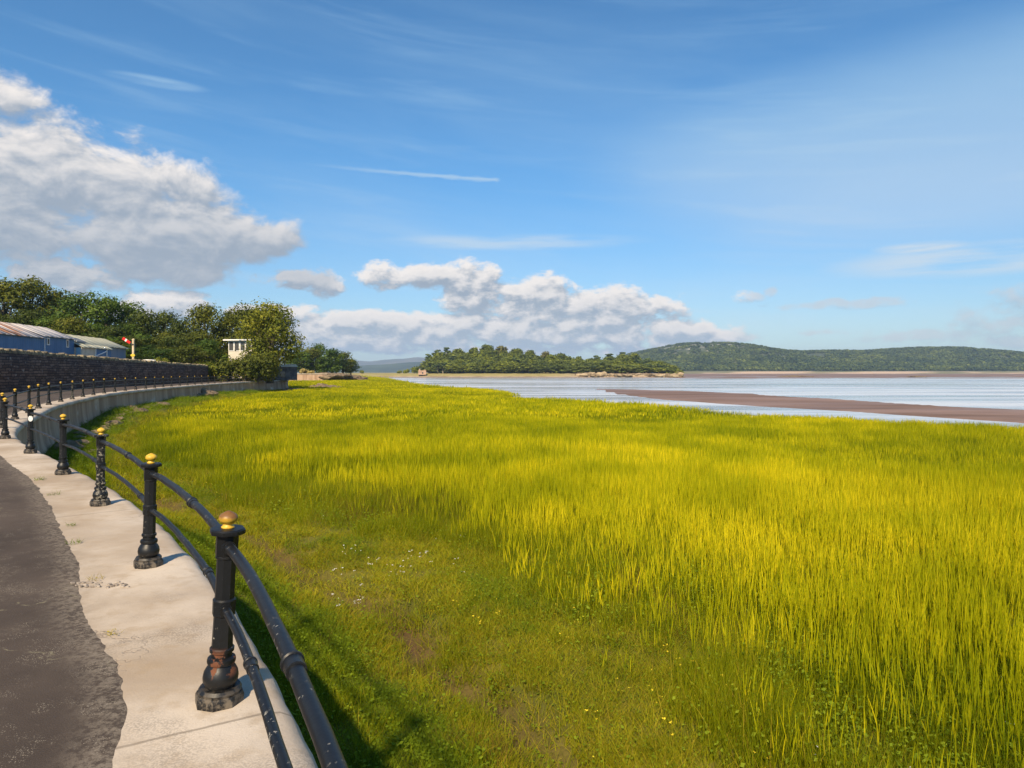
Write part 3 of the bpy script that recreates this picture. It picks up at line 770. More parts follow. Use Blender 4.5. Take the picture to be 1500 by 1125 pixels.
m_white = flat_mat('white_paint', (.72, .72, .70), (.82, .81, .78), 3, .5)
m_glass, n, b = new_mat('dark_window_glass'); n.put(b.inputs['Base Color'], n.mix(n.noise(n.pos(), 1, 3), (.03, .035, .04), (.10, .10, .10))); b.inputs['Roughness'].default_value = .08
m_cream = flat_mat('cream_render', (.50, .46, .38), (.60, .56, .47), 1.5, .8)

def slab(mb, pts, t, nrm): mb.prism(pts, nrm * t)
def roof_obj(name, u0, u1, nf, zf, nb_, zb, mat, parent, t=.07, n_sheets=1):
    """one roof slope as a slab with overhang; uv = (along, down)"""
    P = np.zeros((2, 2, 3)); d = Vector((0, 0, 1))
    V, Fa, UV = [], [], []
    K = max(2, int((u1 - u0) / 1.1))
    for i in range(K):                          # lapped sheets, each a little proud of the last
        a = u0 + (u1 - u0) * i / K; e = u0 + (u1 - u0) * (i + 1) / K + .06; lift = .02 * (i % 2)
        q = [W(a, nf, zf + lift), W(e, nf, zf + lift + .015), W(e, nb_, zb + lift + .015), W(a, nb_, zb + lift)]
        k = len(V); V += [tuple(v) for v in q] + [tuple(v - d * t) for v in q]; UV += [(a, 0), (e, 0), (e, 3), (a, 3)] * 2
        Fa += [(k, k + 1, k + 2, k + 3), (k + 7, k + 6, k + 5, k + 4), (k, k + 4, k + 5, k + 1), (k + 1, k + 5, k + 6, k + 2), (k + 2, k + 6, k + 7, k + 3), (k + 3, k + 7, k + 4, k)]
    return link(name, mesh_np(name, V, np.array(Fa), mat, uv=UV), parent)
def wallbox(name, u0, u1, n0, n1, z0, z1, mat, parent):
    mb = MB(); mb.prism([W(u0, n0, z0), W(u1, n0, z0), W(u1, n1, z0), W(u0, n1, z0)], (0, 0, z1 - z0)); return mb.build(name, mat, parent)
def win(u, nn, z0, z1, w, parent, name='window', fr=m_white):
    mb = MB(); t = .09
    for (a, b2, c, d) in ((-w / 2, -w / 2 + t, z0, z1), (w / 2 - t, w / 2, z0, z1), (-w / 2 + t, w / 2 - t, z0, z0 + t), (-w / 2 + t, w / 2 - t, z1 - t, z1)):
        mb.prism([W(u + a, nn - .02, c), W(u + b2, nn - .02, c), W(u + b2, nn + .06, c), W(u + a, nn + .06, c)], (0, 0, d - c))
    o = mb.build(name, fr, parent)
    mb = MB(); mb.prism([W(u - w / 2 + t, nn - .02, z0 + t), W(u + w / 2 - t, nn - .02, z0 + t), W(u + w / 2 - t, nn + .02, z0 + t), W(u - w / 2 + t, nn + .02, z0 + t)], (0, 0, z1 - z0 - 2 * t)); mb.build('pane', m_glass, o)
    return o
def gable(name, u, n0, n1, nr, z0, zr, mat, parent, t=.12):
    mb = MB(); mb.prism([W(u, n0, z0), W(u, n1, z0), W(u, nr, zr)], U_ * -t); return mb.build(name, mat, parent)

def sheds():
    A = tag(empty('corrugated_shed', W(0, 0, -1)), 'blue clad shed with rust streaked corrugated roof and two white framed windows behind dark wall', 'shed')
    A.location = (0, 0, 0)
    # near, lower block
    wallbox('plinth', -34, -7.85, -6, .18, -1.1, 1.95, m_brickbase, A)
    wallbox('wall', -34, -7.8, -6.05, .22, 1.95, 3.68, m_blue, A)
    wallbox('plinth', -7.75, 0, -6, -.02, -1.1, 2.12, m_brickbase, A)
    wallbox('wall', -7.75, .05, -6.04, .02, 2.12, 3.9, m_blue, A)
    gable('gable_wall', .05, -6.04, .02, -3, 3.9, 5.15, m_blue, A)
    r1 = roof_obj('roof', -34, -7.7, .45, 3.66, -3, 5.2, m_rust, A); r1['label'] = 'roof slope streaked orange with rust'
    roof_obj('roof', -7.7, .2, .25, 3.9, -3, 5.24, m_rust, A)
    roof_obj('roof', -34, .2, -6.3, 3.9, -3.04, 5.22, m_rust, A)
    win(-6.4, .03, 2.95, 3.75, .62, A); win(-1.75, .03, 2.85, 3.78, .62, A)
    mb = MB(); mb.tube([W(-7.7, .28, 3.6), W(-7.7, .28, 2.0)], .05, 8); mb.build('downpipe', m_white, A)
    B = tag(empty('workshop', (0, 0, 0)), 'blue workshop with sage green sheet roof and lean-to beside the rusty roofed shed', 'workshop')
    wallbox('wall', .3, 17.2, -6.4, -.2, -1.1, 3.42, m_blue2, B)
    gable('gable_wall', 17.2, -6.4, -.2, -3.1, 3.42, 4.65, m_blue2, B)
    roof_obj('roof', .25, 17.6, .15, 3.36, -3.1, 4.75, m_sage, B); roof_obj('roof', .25, 17.6, -6.6, 3.4, -3.14, 4.73, m_sage, B)
    # front carried forward under the same slope
    wallbox('front_wall', .2, 4.0, -.15, .80, -1.1, 2.93, m_cream, B)['label'] = 'beige rendered front'
    wallbox('front_wall', 4.05, 9.2, -.15, .78, -1.1, 2.91, m_blue3, B)['label'] = 'bright blue front'
    roof_obj('lower_roof', .1, 9.5, 1.02, 2.97, .12, 3.40, m_sage, B)
    mb = MB(); mb.prism([W(.2, .2, -1.0), W(.2, .66, -1.0), W(.2, .66, 2.9), W(.2, .2, 2.9)], U_ * -.05); mb.build('door', clad('pale_blue_door', (.20, .36, .50), (.24, .42, .55)), B)
    mb = MB(); mb.tube([W(4.1, .86, 2.0), W(7.4, .9, 2.7)], .08, 8); mb.tube([W(7.5, .84, -.5), W(7.5, .84, 2.9)], .09, 8); mb.tube([W(4.02, .84, -.5), W(4.02, .84, 2.9)], .09, 8); mb.build('trim_rails', m_white, B)
    mb = MB()
    for k in range(5): mb.prism([W(.9, -.95 + k * .2, 4.02 - k * .09), W(3.6, -.95 + k * .2, 4.02 - k * .09), W(3.6, -.83 + k * .2, 3.96 - k * .09), W(.9, -.83 + k * .2, 3.96 - k * .09)], (0, 0, .16))
    mb.build('roof_vent', flat_mat('grey_louvres', (.16, .18, .20), (.24, .26, .28), 2, .7), B)
sheds()

# semaphore signal
def semaphore():
    m_post = flat_mat('cream_signal_paint', (.50, .40, .25), (.62, .52, .36), 5, .6); m_red = flat_mat('signal_red', (.62, .015, .012), (.68, .025, .02), 4, .4); m_yel = flat_mat('signal_yellow', (.62, .42, .03), (.68, .48, .05), 8, .5)
    m_grey = flat_mat('dark_iron', (.03, .03, .03), (.06, .06, .06), 8, .6)
    L = at(195.3, 88, 0); g = tag(empty('semaphore_signal', (L.x, L.y, CZ - 1.05)), 'cream railway semaphore signal with raised red and white arm above the dark wall', 'railway signal')
    H = 5.2
    mb = MB(); mb.box((0, 0, H / 2), (.24, .24, H), None, .03); mb.build('post', m_post, g)
    mb = MB(); mb.lathe([(.17, H), (.17, H + .05), (.10, H + .12), (.03, H + .16)], 12); mb.build('post_cap', m_post, g)
    # arm: slopes up to the left
    a = R(147); dx = Vector((math.cos(a), 0, math.sin(a))); nx = Vector((-math.sin(a), 0, math.cos(a))); c0 = Vector((-.14, -.17, H - .52))
    def band(t0, t1, w0, w1, mat, nm, par):
        mb = MB(); mb.prism([c0 + dx * t0 - nx * w0, c0 + dx * t1 - nx * w1, c0 + dx * t1 + nx * w1, c0 + dx * t0 + nx * w0], (0, .05, 0)); return mb.build(nm, mat, par)
    mb = MB()
    mb.prism([c0 + dx * .22 - nx * .15, c0 + dx * .76 - nx * .165, c0 + dx * .76 + nx * .165, c0 + dx * .22 + nx * .15], (0, .05, 0))
    mb.prism([c0 + dx * .98 - nx * .17, c0 + dx * 1.36 - nx * .18, c0 + dx * 1.36 + nx * .18, c0 + dx * .98 + nx * .17], (0, .05, 0))
    arm = mb.build('arm', m_red, g); band(.76, .98, .165, .17, m_white, 'white_stripe', arm)
    mb = MB(); mb.prism([c0 - dx * .25 - nx * .1, c0 + dx * .22 - nx * .06, c0 + dx * .22 + nx * .06, c0 - dx * .25 + nx * .1], (0, .06, 0)); mb.tube([c0 + Vector((-.04, .03, 0)), c0 + Vector((-.06, .03, -3.6))], .018, 6); mb.build('spectacle', m_grey, g)
    mb = MB(); mb.prism([Vector((-.31, -.16, 3.22)), Vector((-.22, -.16, 3.09)), Vector((0, -.16, 3.02)), Vector((.22, -.16, 3.09)), Vector((.31, -.16, 3.22)), Vector((.22, -.16, 3.33)), Vector((0, -.16, 3.40)), Vector((-.22, -.16, 3.33))], (0, .035, 0)); mb.build('yellow_plate', m_yel, g)
    mb = MB()
    for k in range(15): mb.tube([(.16, .2, .4 + k * .3), (.16, .5, .4 + k * .3)], .012, 5)
    mb.tube([(.16, .2, .1), (.16, .2, 4.8)], .016, 5); mb.tube([(.16, .5, .1), (.16, .5, 4.8)], .016, 5); mb.build('ladder', m_grey, g)
semaphore()

# white-roofed lineside hut just over the wall
def hut():
    L = at(221, 96, 0); g = tag(empty('lineside_hut', (L.x, L.y, CZ - 1.0), R(6)), 'low lineside hut with white curved roof just showing over the dark wall', 'hut')
    mb = MB(); mb.box((0, 0, 1.3), (1.6, 2.4, 2.6)); mb.build('wall', m_cream, g)
    mb = MB(); k = 8; prof = [Vector((-.95 + 1.9 * i / k, -1.35, 2.6 + .16 * math.sin(math.pi * i / k))) for i in range(k + 1)]
    mb.prism(prof + [Vector((.95, -1.35, 2.54)), Vector((-.95, -1.35, 2.54))], (0, 2.7, 0)); mb.build('roof', m_white, g)
    mb = MB(); mb.box((-.1, -1.22, 1.0), (.7, .05, 1.9)); mb.build('door', m_glass, g)
hut()

# signal box among the trees
def signal_box():
    L = at(365, 112, 0); g = tag(empty('signal_box', (L.x, L.y, CZ - 1.0), R(-12)), 'cream signal box with flat white overhanging roof half hidden among trees', 'signal box')
    mb = MB(); mb.box((0, 0, 2.6), (4.2, 5, 5.2)); mb.build('wall', m_cream, g)
    mb = MB(); mb.box((0, 0, 6.13), (5.4, 6.2, .22), None, .03); mb.build('roof', m_white, g)
    mb = MB(); mb.box((0, 0, 5.6), (4.2, 5, .82)); mb.build('upper_storey', m_white, g)
    for x in (-1.55, -.55, .5, 1.5):
        mb = MB()
        for s in (-1, 1): mb.box((x + s * .42, -2.53, 5.15), (.07, .08, 1.5))
        for z in (4.43, 5.87): mb.box((x, -2.53, z), (.77, .08, .07))
        w = mb.build('window', m_white, g); mb = MB(); mb.box((x, -2.52, 5.15), (.77, .04, 1.37)); mb.build('pane', m_glass, w)
signal_box()

# ================================================================== TREES
LEAF = {
    'olive': leaf_mat('olive_leaves', ((0.0497, 0.0654, 0.0097), (0.1079, 0.1248, 0.0169), (0.1962, 0.1962, 0.0230))),
    'green': leaf_mat('green_leaves', ((0.0321, 0.0632, 0.0106), (0.0715, 0.1189, 0.0167), (0.1333, 0.1940, 0.0239))),
    'dark': leaf_mat('dark_leaves', ((0.0292, 0.0462, 0.0097), (0.0595, 0.0826, 0.0146), (0.1081, 0.1312, 0.0219))),
    'gold': leaf_mat('sunny_leaves', ((0.0633, 0.0852, 0.0097), (0.1582, 0.1739, 0.0159), (0.2847, 0.2690, 0.0218))),
    'island': leaf_mat('island_leaves', ((0.0733, 0.0972, 0.0229), (0.1382, 0.1706, 0.0324), (0.2270, 0.2510, 0.0420)), scale=.06),
    'islandlight': leaf_mat('island_light_leaves', ((0.0985, 0.1286, 0.0208), (0.1738, 0.2038, 0.0267), (0.2560, 0.2779, 0.0360)), scale=.06),
    'needle': leaf_mat('pine_needles', ((0.0489, 0.0759, 0.0283), (0.0875, 0.1248, 0.0412), (0.1429, 0.1828, 0.0554)), .15),
    'brown': leaf_mat('bronze_leaves', ((0.0913, 0.0878, 0.0269), (0.1451, 0.1369, 0.0363), (0.2059, 0.1907, 0.0456))),
}
m_bark = flat_mat('bark', (.06, .05, .04), (.13, .11, .085), 3, .9, bump=.6, bscale=14, bdist=.05, stretch=(1, 1, .3))
m_palebark = flat_mat('pale_bark', (.17, .15, .12), (.28, .25, .20), 3, .9, stretch=(1, 1, .3))

def leaf_cards(C, Nn, size, rg):
    """one small folded leaf-spray per centre: returns V, F"""
    k = len(C)
    n = Nn + rg.normal(0, .42, (k, 3)); n /= np.linalg.norm(n, axis=1)[:, None] + 1e-9
    t = rg.normal(0, 1, (k, 3)); t -= n * (t * n).sum(1)[:, None]; t /= np.linalg.norm(t, axis=1)[:, None] + 1e-9
    b = np.cross(n, t); s = (size * rg.uniform(.6, 1.4, k))[:, None]
    V = np.stack([C - t * s, C - b * s * .62 - n * s * .12, C + t * s, C + b * s * .62 - n * s * .12], 1).reshape(-1, 3)
    Fq = np.arange(k * 4).reshape(k, 4)
    return V, Fq

def make_tree(seed, h, w, kind, nleaf, lsize, mat, bark=m_bark, name='tree'):
    """returns (trunk mesh, crown mesh); base at the origin"""
    rg = np.random.default_rng(seed); rr = random.Random(seed)
    mb = MB()
    lobes = []
    if kind == 'pine':
        th = h * .97
        mb.tube([(0, 0, -.3), (rr.uniform(-.2, .2), 0, h * .3), (rr.uniform(-.4, .4), rr.uniform(-.3, .3), h * .65), (rr.uniform(-.4, .4), 0, th)], [w * .055, w * .045, w * .032, .04], 7)
        for i in range(11):
            f = rr.uniform(.45, 1); a = rr.uniform(0, 6.28); rad = w * .5 * (1.1 - f) ** .5 * rr.uniform(.4, 1.0)
            c = Vector((math.cos(a) * rad, math.sin(a) * rad, h * (.42 + .53 * f))); lobes.append((c, w * rr.uniform(.16, .26), .45))
            mb.tube([(0, 0, c.z - rad * .5), (c.x * .6, c.y * .6, c.z - rad * .15), c], [w * .02, w * .012, .02], 5)
    elif kind == 'bush':
        for i in range(9):
            a = rr.uniform(0, 6.28); rad = w * .36 * rr.random() ** .5; c = Vector((math.cos(a) * rad, math.sin(a) * rad, h * rr.uniform(.25, .68))); lobes.append((c, rr.uniform(.22, .34) * min(w, h * 1.3), .8))
        for i in range(5): a = i * 1.26; mb.tube([(0, 0, -.2), (math.cos(a) * w * .1, math.sin(a) * w * .1, h * .3), (math.cos(a) * w * .25, math.sin(a) * w * .25, h * .6)], [.06, .05, .02], 5)
    else:
        lo = .22 if kind == 'broad' else .16
        mb.tube([(0, 0, -.4), (0, 0, .3), (rr.uniform(-.1, .1) * w * .3, 0, h * .25), (rr.uniform(-.1, .1) * w, rr.uniform(-.1, .1) * w * .3, h * .55), (0, 0, h * .85)], [w * .06, w * .045, w * .036, w * .022, .03], 8)
        nl = 17 if kind == 'broad' else 13
        for i in range(nl):
            f = (i + rr.random()) / nl; a = i * 2.4 + rr.uniform(-.4, .4)
            prof = math.sin(math.pi * min(1, .18 + .80 * f)) ** .7
            rad = w * .5 * prof * rr.uniform(.35, .78); z = h * (lo + (.9 - lo) * f)
            c = Vector((math.cos(a) * rad, math.sin(a) * rad, z)); lobes.append((c, w * rr.uniform(.15, .24) * (1.1 if kind == 'broad' else 1.0), .72))
            mb.tube([(0, 0, z * .62), (c.x * .5, c.y * .5, z * .82), c], [w * .018, w * .012, .02], 5)
        lobes.append((Vector((0, 0, h * .86)), w * .2, .75))
    trunk = mb.mesh('trunk', bark, 60)
    tot = sum(r * r for _, r, _ in lobes); Vs, Fs, k = [], [], 0
    for c, r, fl in lobes:
        m = max(6, int(nleaf * r * r / tot)); d = rg.normal(0, 1, (m, 3)); d /= np.linalg.norm(d, axis=1)[:, None]
        rad = r * (rg.random(m) ** .28) * (1 + .28 * np.sin(d[:, 0] * 5 + c.x * 3) * np.sin(d[:, 2] * 6 + c.y * 2))
        C = np.array(c) + d * rad[:, None] * np.array([1, 1, fl]) + rg.normal(0, r * .07, (m, 3))
        C[:, 2] = np.maximum(C[:, 2], .1)
        V, Fq = leaf_cards(C, d * np.array([1, 1, 1.3]), lsize, rg); Vs.append(V); Fs.append(Fq + k); k += len(V)
    crown = mesh_np('crown', np.concatenate(Vs), np.concatenate(Fs), mat)
    return trunk, crown

def put_tree(meshes, loc, rz, sx, sz, label, group, cat='tree', name='broadleaf_tree'):
    r = empty(name, loc, rz); r.scale = (sx, sx, sz); tag(r, label, cat, group)
    link('trunk', meshes[0], r); link('crown', meshes[1], r)
    return r

def wood_left():
    pr = {}
    for i, k in enumerate(['olive', 'green', 'dark', 'gold']):
        for j in range(3): pr[k, j] = make_tree(100 + i * 10 + j, 12, 9 + j * .6, 'broad' if j < 2 else 'tall', 5200, .20, LEAF[k])
    G = 'trees of the wood behind the railway'
    # (px, top y, distance, crown width m, material, label)
    big = [(8, 411, 118, 12, 'olive', 'tall olive tree at the high end of the wood above the rusty roof'),
           (46, 409, 122, 12, 'olive', 'tallest rounded olive tree in the wood, above the rusty shed roof'),
           (82, 424, 126, 10, 'olive', 'olive tree with a bare pale stem beside the tallest tree of the wood'),
           (122, 431, 116, 11, 'green', 'bright green bushy tree over the sage roofed workshop'),
           (158, 437, 118, 10, 'green', 'fresh green tree above the gable of the workshop'),
           (190, 446, 122, 9, 'green', 'mid green tree rising behind the red signal arm'),
           (212, 455, 116, 8, 'dark', 'dark tree with ragged top next to the signal post'),
           (240, 459, 124, 9, 'dark', 'dark rounded tree before the dip in the skyline of the wood'),
           (262, 470, 120, 7, 'dark', 'low dark tree in the dip of the wood skyline'),
           (301, 447, 122, 9.5, 'olive', 'tall tree with level branching rising behind the signal box'),
           (336, 458, 126, 9, 'dark', 'dark tree between two tall trees over the signal box roof')]
    ce = [0]
    def one(px, ty, d, w, k, label, group, hmax=99, up=None):
        ce[0] += 1; top = (545 - ty) / F * d; base = -1.2 if px > 250 else np.interp(px, [-200, 150, 250], [3.0, 1.0, -.5])
        h = top - base; j = ce[0] % 3; L = at(px, d, base)
        put_tree(pr[k, j], L, ce[0] * 2.1, w / 9.5, h / 12 / .96, label, group)
    for b_ in big: one(*b_, None)
    rr = random.Random(12)
    for i in range(30):                       # the lower ranks of the wood, hardly told apart
        px = -60 + i * 12.2 + rr.uniform(-5, 5); sky = np.interp(px, [-80, 0, 50, 85, 120, 160, 200, 240, 265, 300, 350], [410, 414, 410, 428, 434, 440, 452, 462, 472, 455, 462])
        for row, (dd, fr) in enumerate(((113, .52), (106, .26))):
            ty = sky + (545 - sky) * (1 - fr) * rr.uniform(.62, .95) - 0
            if row == 1 and px < 190: ty = max(ty, 488)
            if row == 1 and 325 < px < 380: continue
            if row == 0 and px > 330: continue
            one(px + row * 6, ty, dd + rr.uniform(-3, 3), rr.uniform(6.5, 9), rr.choice(['dark', 'green', 'olive', 'dark']), 'dense tree low in the shaded ranks of the wood behind the railway', G)
    # the big pair by the promenade's end
    tb = make_tree(310, 12, 11.5, 'broad', 12000, .19, LEAF['gold']); tb2 = make_tree(311, 12, 9, 'broad', 6500, .19, LEAF['olive'])
    L = at(396, 110, -1.4); put_tree(tb, L, 2.6, .98, (545 - 444) / F * 109 / 12 + .12, 'big sunlit spreading tree standing over the end of the promenade', None)
    L = at(360, 124, -1.4); put_tree(tb2, L, 1.9, 1.12, (545 - 445) / F * 124 / 12 + .1, 'tree growing into the shoulder of the big sunlit spreading tree', None)
    L = at(380, 119, -1.4); put_tree(tb2, L, 4.0, .72, (545 - 452) / F * 119 / 12 + .1, 'tree rising just behind the big sunlit tree, over the roof of the signal box', None)
    sh = make_tree(401, 3.4, 5, 'bush', 3000, .16, LEAF['olive']); sh2 = make_tree(402, 3.2, 4.6, 'bush', 2800, .16, LEAF['gold'])
    for i, (px, d, s, zs, m) in enumerate([(312, 103, .95, 1.05, sh2), (335, 104, 1.0, 1.15, sh), (358, 104, 1.05, 1.25, sh), (378, 105, .9, 1.35, sh), (398, 108, .9, 1.3, sh), (300, 105, .6, .75, sh), (238, 92, .55, 1.05, sh2)]):
        L = at(px, d, -1.5 if px > 290 else -1.1)
        put_tree(m, L, i * 1.3, s, zs, ['yellow green shrub touching the end of the dark wall', 'rounded olive shrub next to the yellow green one by the wall end', 'broad olive shrub below the signal box windows', 'tall shrub under the big sunlit tree', 'dusky shrub beneath the outer boughs of the big tree', 'small shrub peeping past the very end of the dark wall', 'pale feathery shrub showing above the dark wall cap'][i], None, 'shrub', 'shrub')
    # clump beyond the slipway
    cl = [make_tree(500 + j, 12, 10, 'broad', 3200, .28, LEAF[k]) for j, k in enumerate(['green', 'olive', 'green'])]
    lab = ['leafy tree at the near side of the clump beyond the slipway', 'broad tree in the middle of the clump beyond the slipway', 'tallest tree of the clump beyond the slipway', 'round tree after the tallest in the clump beyond the slipway', 'tree at the seaward shoulder of the clump beyond the slipway', 'lowest tree at the seaward tip of the clump beyond the slipway', 'low tree filling the foot of the clump behind the pale wall', 'dark tree behind the pale house gable']
    for i, (px, ty, w) in enumerate([(440, 514, 13), (456, 511, 13), (468, 506, 12), (486, 511, 12), (502, 517, 11), (514, 527, 8), (478, 526, 12), (425, 520, 11)]):
        d = 262 + (i % 3) * 8; base = -1.5; h = (545 - ty) / F * d - base; L = at(px, d, base)
        put_tree(cl[i % 3], L, i * 1.7, w / 10, h / 12 / .96, lab[i], None)
wood_left()

# ================================================================== BEYOND THE PROMENADE'S END
def rock_mesh(seed, sx, sy, sz, mat, rough=.35, sub=3):
    bm = bmesh.new(); bmesh.ops.create_icosphere(bm, subdivisions=sub, radius=1)
    o = Vector((seed * 3.1, seed * 1.7, seed))
    for v in bm.verts:
        q = v.co.copy(); f = 1 + rough * mnoise.noise(q * 1.3 + o) + rough * .5 * mnoise.noise(q * 3.1 + o) + rough * .25 * mnoise.noise(q * 7 + o)
        st = round(q.z * 4) / 4; v.co = Vector((q.x * f * sx, q.y * f * sy, (q.z * .6 + st * .4) * f * sz))
    me = bpy.data.meshes.new('rock'); bm.to_mesh(me); bm.free(); me.materials.append(mat); return me
m_rock = flat_mat('brown_rock', (.10, .072, .048), (.22, .165, .105), 1.4, .95, bump=.8, bscale=5, bdist=.15)
m_tanrock = flat_mat('tan_limestone', (.15, .11, .065), (.40, .31, .19), .16, .95, bump=.8, bscale=.6, bdist=1.2, detail=8)

def far_end():
    # second sea wall
    g = tag(empty('far_sea_wall', (0, 0, 0)), 'short pale sunlit concrete wall beyond the slipway, below the clump of trees', 'sea wall')
    a, b_ = at(420, 226, -.55), at(474, 226, -.55); mb = MB()
    for nm, z0, z1, t, mat in (('wall_face', -3.6, -.75, .0, m_face), ('coping', -.75, -.5, .12, m_conc)):
        mb = MB(); A = Vector((a.x, a.y - t, CZ + z0)); B = Vector((b_.x + t, b_.y + 4 - t, CZ + z0)); mb.prism([A, B, B + Vector((-1, 8, 0)), A + Vector((0, 8, 0))], (0, 0, z1 - z0))
        me = mb.mesh(nm, mat); me.uv_layers.new(name='UVMap'); link(nm, me, g)
    # stone building with a pale gable behind
    m_slate = flat_mat('grey_slate_wall', (.10, .095, .10), (.20, .18, .18), 1.5, .9); m_paleroof = flat_mat('pale_roof_edge', (.45, .47, .47), (.58, .6, .6), 1, .6)
    L = at(419, 121, 0); g = tag(empty('stone_building', (L.x, L.y, CZ - 1.4), R(20)), 'low dark stone building with pale roof edge past the promenade end', 'building')
    mb = MB(); mb.box((0, 0, 1.15), (3.6, 4, 2.3)); mb.build('wall', m_slate, g)
    mb = MB(); mb.prism([Vector((-1.95, -2.2, 2.3)), Vector((1.95, -2.2, 2.3)), Vector((1.6, -2.2, 2.75)), Vector((-1.5, -2.2, 2.75))], (0, 4.4, 0)); mb.build('roof', m_paleroof, g)
    mb = MB(); mb.box((-.6, -2.02, 1.0), (.8, .06, 1.0)); mb.build('window', m_glass, g)
    L = at(424.5, 185, 0); g = tag(empty('white_house', (L.x, L.y, CZ - 1.4), R(15)), 'small white gabled house glimpsed between the big tree and the clump', 'house')
    mb = MB(); mb.box((0, 0, 1.2), (2.4, 4, 2.4)); mb.prism([Vector((-1.2, -2, 2.4)), Vector((1.2, -2, 2.4)), Vector((0, -2, 3.4))], (0, 4, 0)); mb.build('wall', m_cream, g)
    mb = MB(); mb.prism([Vector((-1.5, -2.2, 2.2)), Vector((-1.4, -2.2, 2.1)), Vector((.1, -2.2, 3.35)), Vector((0, -2.2, 3.55))], (0, 4.4, 0)); mb.prism([Vector((1.5, -2.2, 2.2)), Vector((0, -2.2, 3.56)), Vector((-.1, -2.2, 3.36)), Vector((1.4, -2.2, 2.1))], (0, 4.4, 0)); mb.build('roof', m_slate, g)
    # lifebuoy stand
    L = at(424, 124.5, 0); g = tag(empty('lifebuoy_stand', (L.x, L.y, 4.59)), 'red lifebuoy housing on a post at the end of the railing', 'lifebuoy stand')
    m_red = flat_mat('lifebuoy_red', (.60, .02, .02), (.68, .03, .03), 5, .45)
    mb = MB(); mb.tube([(0, .06, 0), (0, .06, 1.25)], .045, 8); mb.build('post', m_white, g)
    mb = MB(); k = 24
    ring = [(math.cos(2 * math.pi * i / k) * .33, 0, 1.05 + math.sin(2 * math.pi * i / k) * .42) for i in range(k + 1)]
    mb.tube(ring, .12, 8, caps=False); mb.build('lifebuoy', m_red, g, smooth=60)
    mb = MB(); mb.lathe([(.3, -.02), (.3, .02)], 20); me = mb.mesh('back_board', m_red)
    for v in me.vertices: v.co = Vector((v.co.x, v.co.z + .03, 1.05 + v.co.y * 1.3))
    me.flip_normals(); link('back_board', me, g)
    mb = MB(); mb.box((-.33, -.02, 1.05), (.26, .22, .16), None, .02); mb.build('white_band', m_white, g)
    # straw-coloured growth by the far wall
    sh = make_tree(601, 2.2, 4, 'bush', 900, .2, leaf_mat('straw_leaves', ((.28, .22, .07), (.42, .34, .12), (.55, .46, .18))))
    for i, (px, s) in enumerate([(446, 1.1), (455, .75)]):
        L = at(px, 236, -.75); put_tree(sh, L, i * 2, s, s * .9, ['larger straw yellow bush on top of the far pale wall', 'smaller straw yellow bush on top of the far pale wall'][i], None, 'bush', 'bush')
    # slipway ramp of stones below the wall end
    mb_ = rock_mesh(9, 3.2, 3.0, .55, m_rock, .4)
    items = [(436, 116, -3.2, 1.0, .9, 'brown stony ramp slumped against the end of the sea wall'), (448, 113, -3.5, .7, .55, 'flat brown stone lying just off the sea wall end'),
             (470, 132, -3.15, .75, 1.5, 'large brown boulder out on the marsh past the wall end'), (482, 130, -3.2, .7, 1.2, 'long low boulder beside the large one out on the marsh'), (497, 126, -3.25, .95, .75, 'flat dark slab of rock farthest out on the marsh past the wall'),
             (290, 79, -2.75, .75, 1.5, 'sloping brown boulder leaning at the foot of the sea wall'), (278, 76, -2.85, .45, .9, 'small boulder next to the sloping one under the sea wall')]
    for i, (px, d, up, s, zs, lab) in enumerate(items):
        o = link('boulder', rock_mesh(20 + i, 3.0 * s, 2.4 * s, .55 * zs, m_rock, .45)); o.location = at(px, d, up); o.rotation_euler = (0, 0, i * 1.1); tag(o, lab, 'boulder')
    # rocky shore below the clump
    for i, (px, d, s, up) in enumerate([(478, 233, 1.3, -1.4), (488, 238, 1.5, -1.5), (500, 245, 1.4, -1.8), (511, 250, 1.3, -2.2), (521, 255, 1.1, -2.4)]):
        o = link('shore_rock', rock_mesh(40 + i, 4.2 * s, 3 * s, 1.1, m_rock, .4)); o.location = at(px, d, up); o.rotation_euler = (0, 0, i * .9)
        tag(o, 'brown rock on the shore below the clump of trees', 'rock', 'rocks on the shore below the clump')
    # cobbles fallen at the wall foot
    rr = random.Random(8)
    for i in range(26):
        s = s_of(-18, 26) + i * 1.35 + rr.uniform(-.5, .5); e, o_ = edge_at(s); q = e + o_ * rr.uniform(.45, 1.6); k = rr.uniform(.16, .42)
        o = link('wall_foot_stone', rock_mesh(70 + i, k * 1.4, k, k * .6, m_rock, .4, 2)); z = float(marsh_h(np.array([q[0]]), np.array([q[1]]))[0]); o.location = (q[0], q[1], z + k * .2); o.rotation_euler = (0, 0, rr.uniform(0, 6))
        tag(o, 'rough brown stone lying in the turf at the foot of the sea wall', 'stone', 'stones at the foot of the sea wall')
far_end()

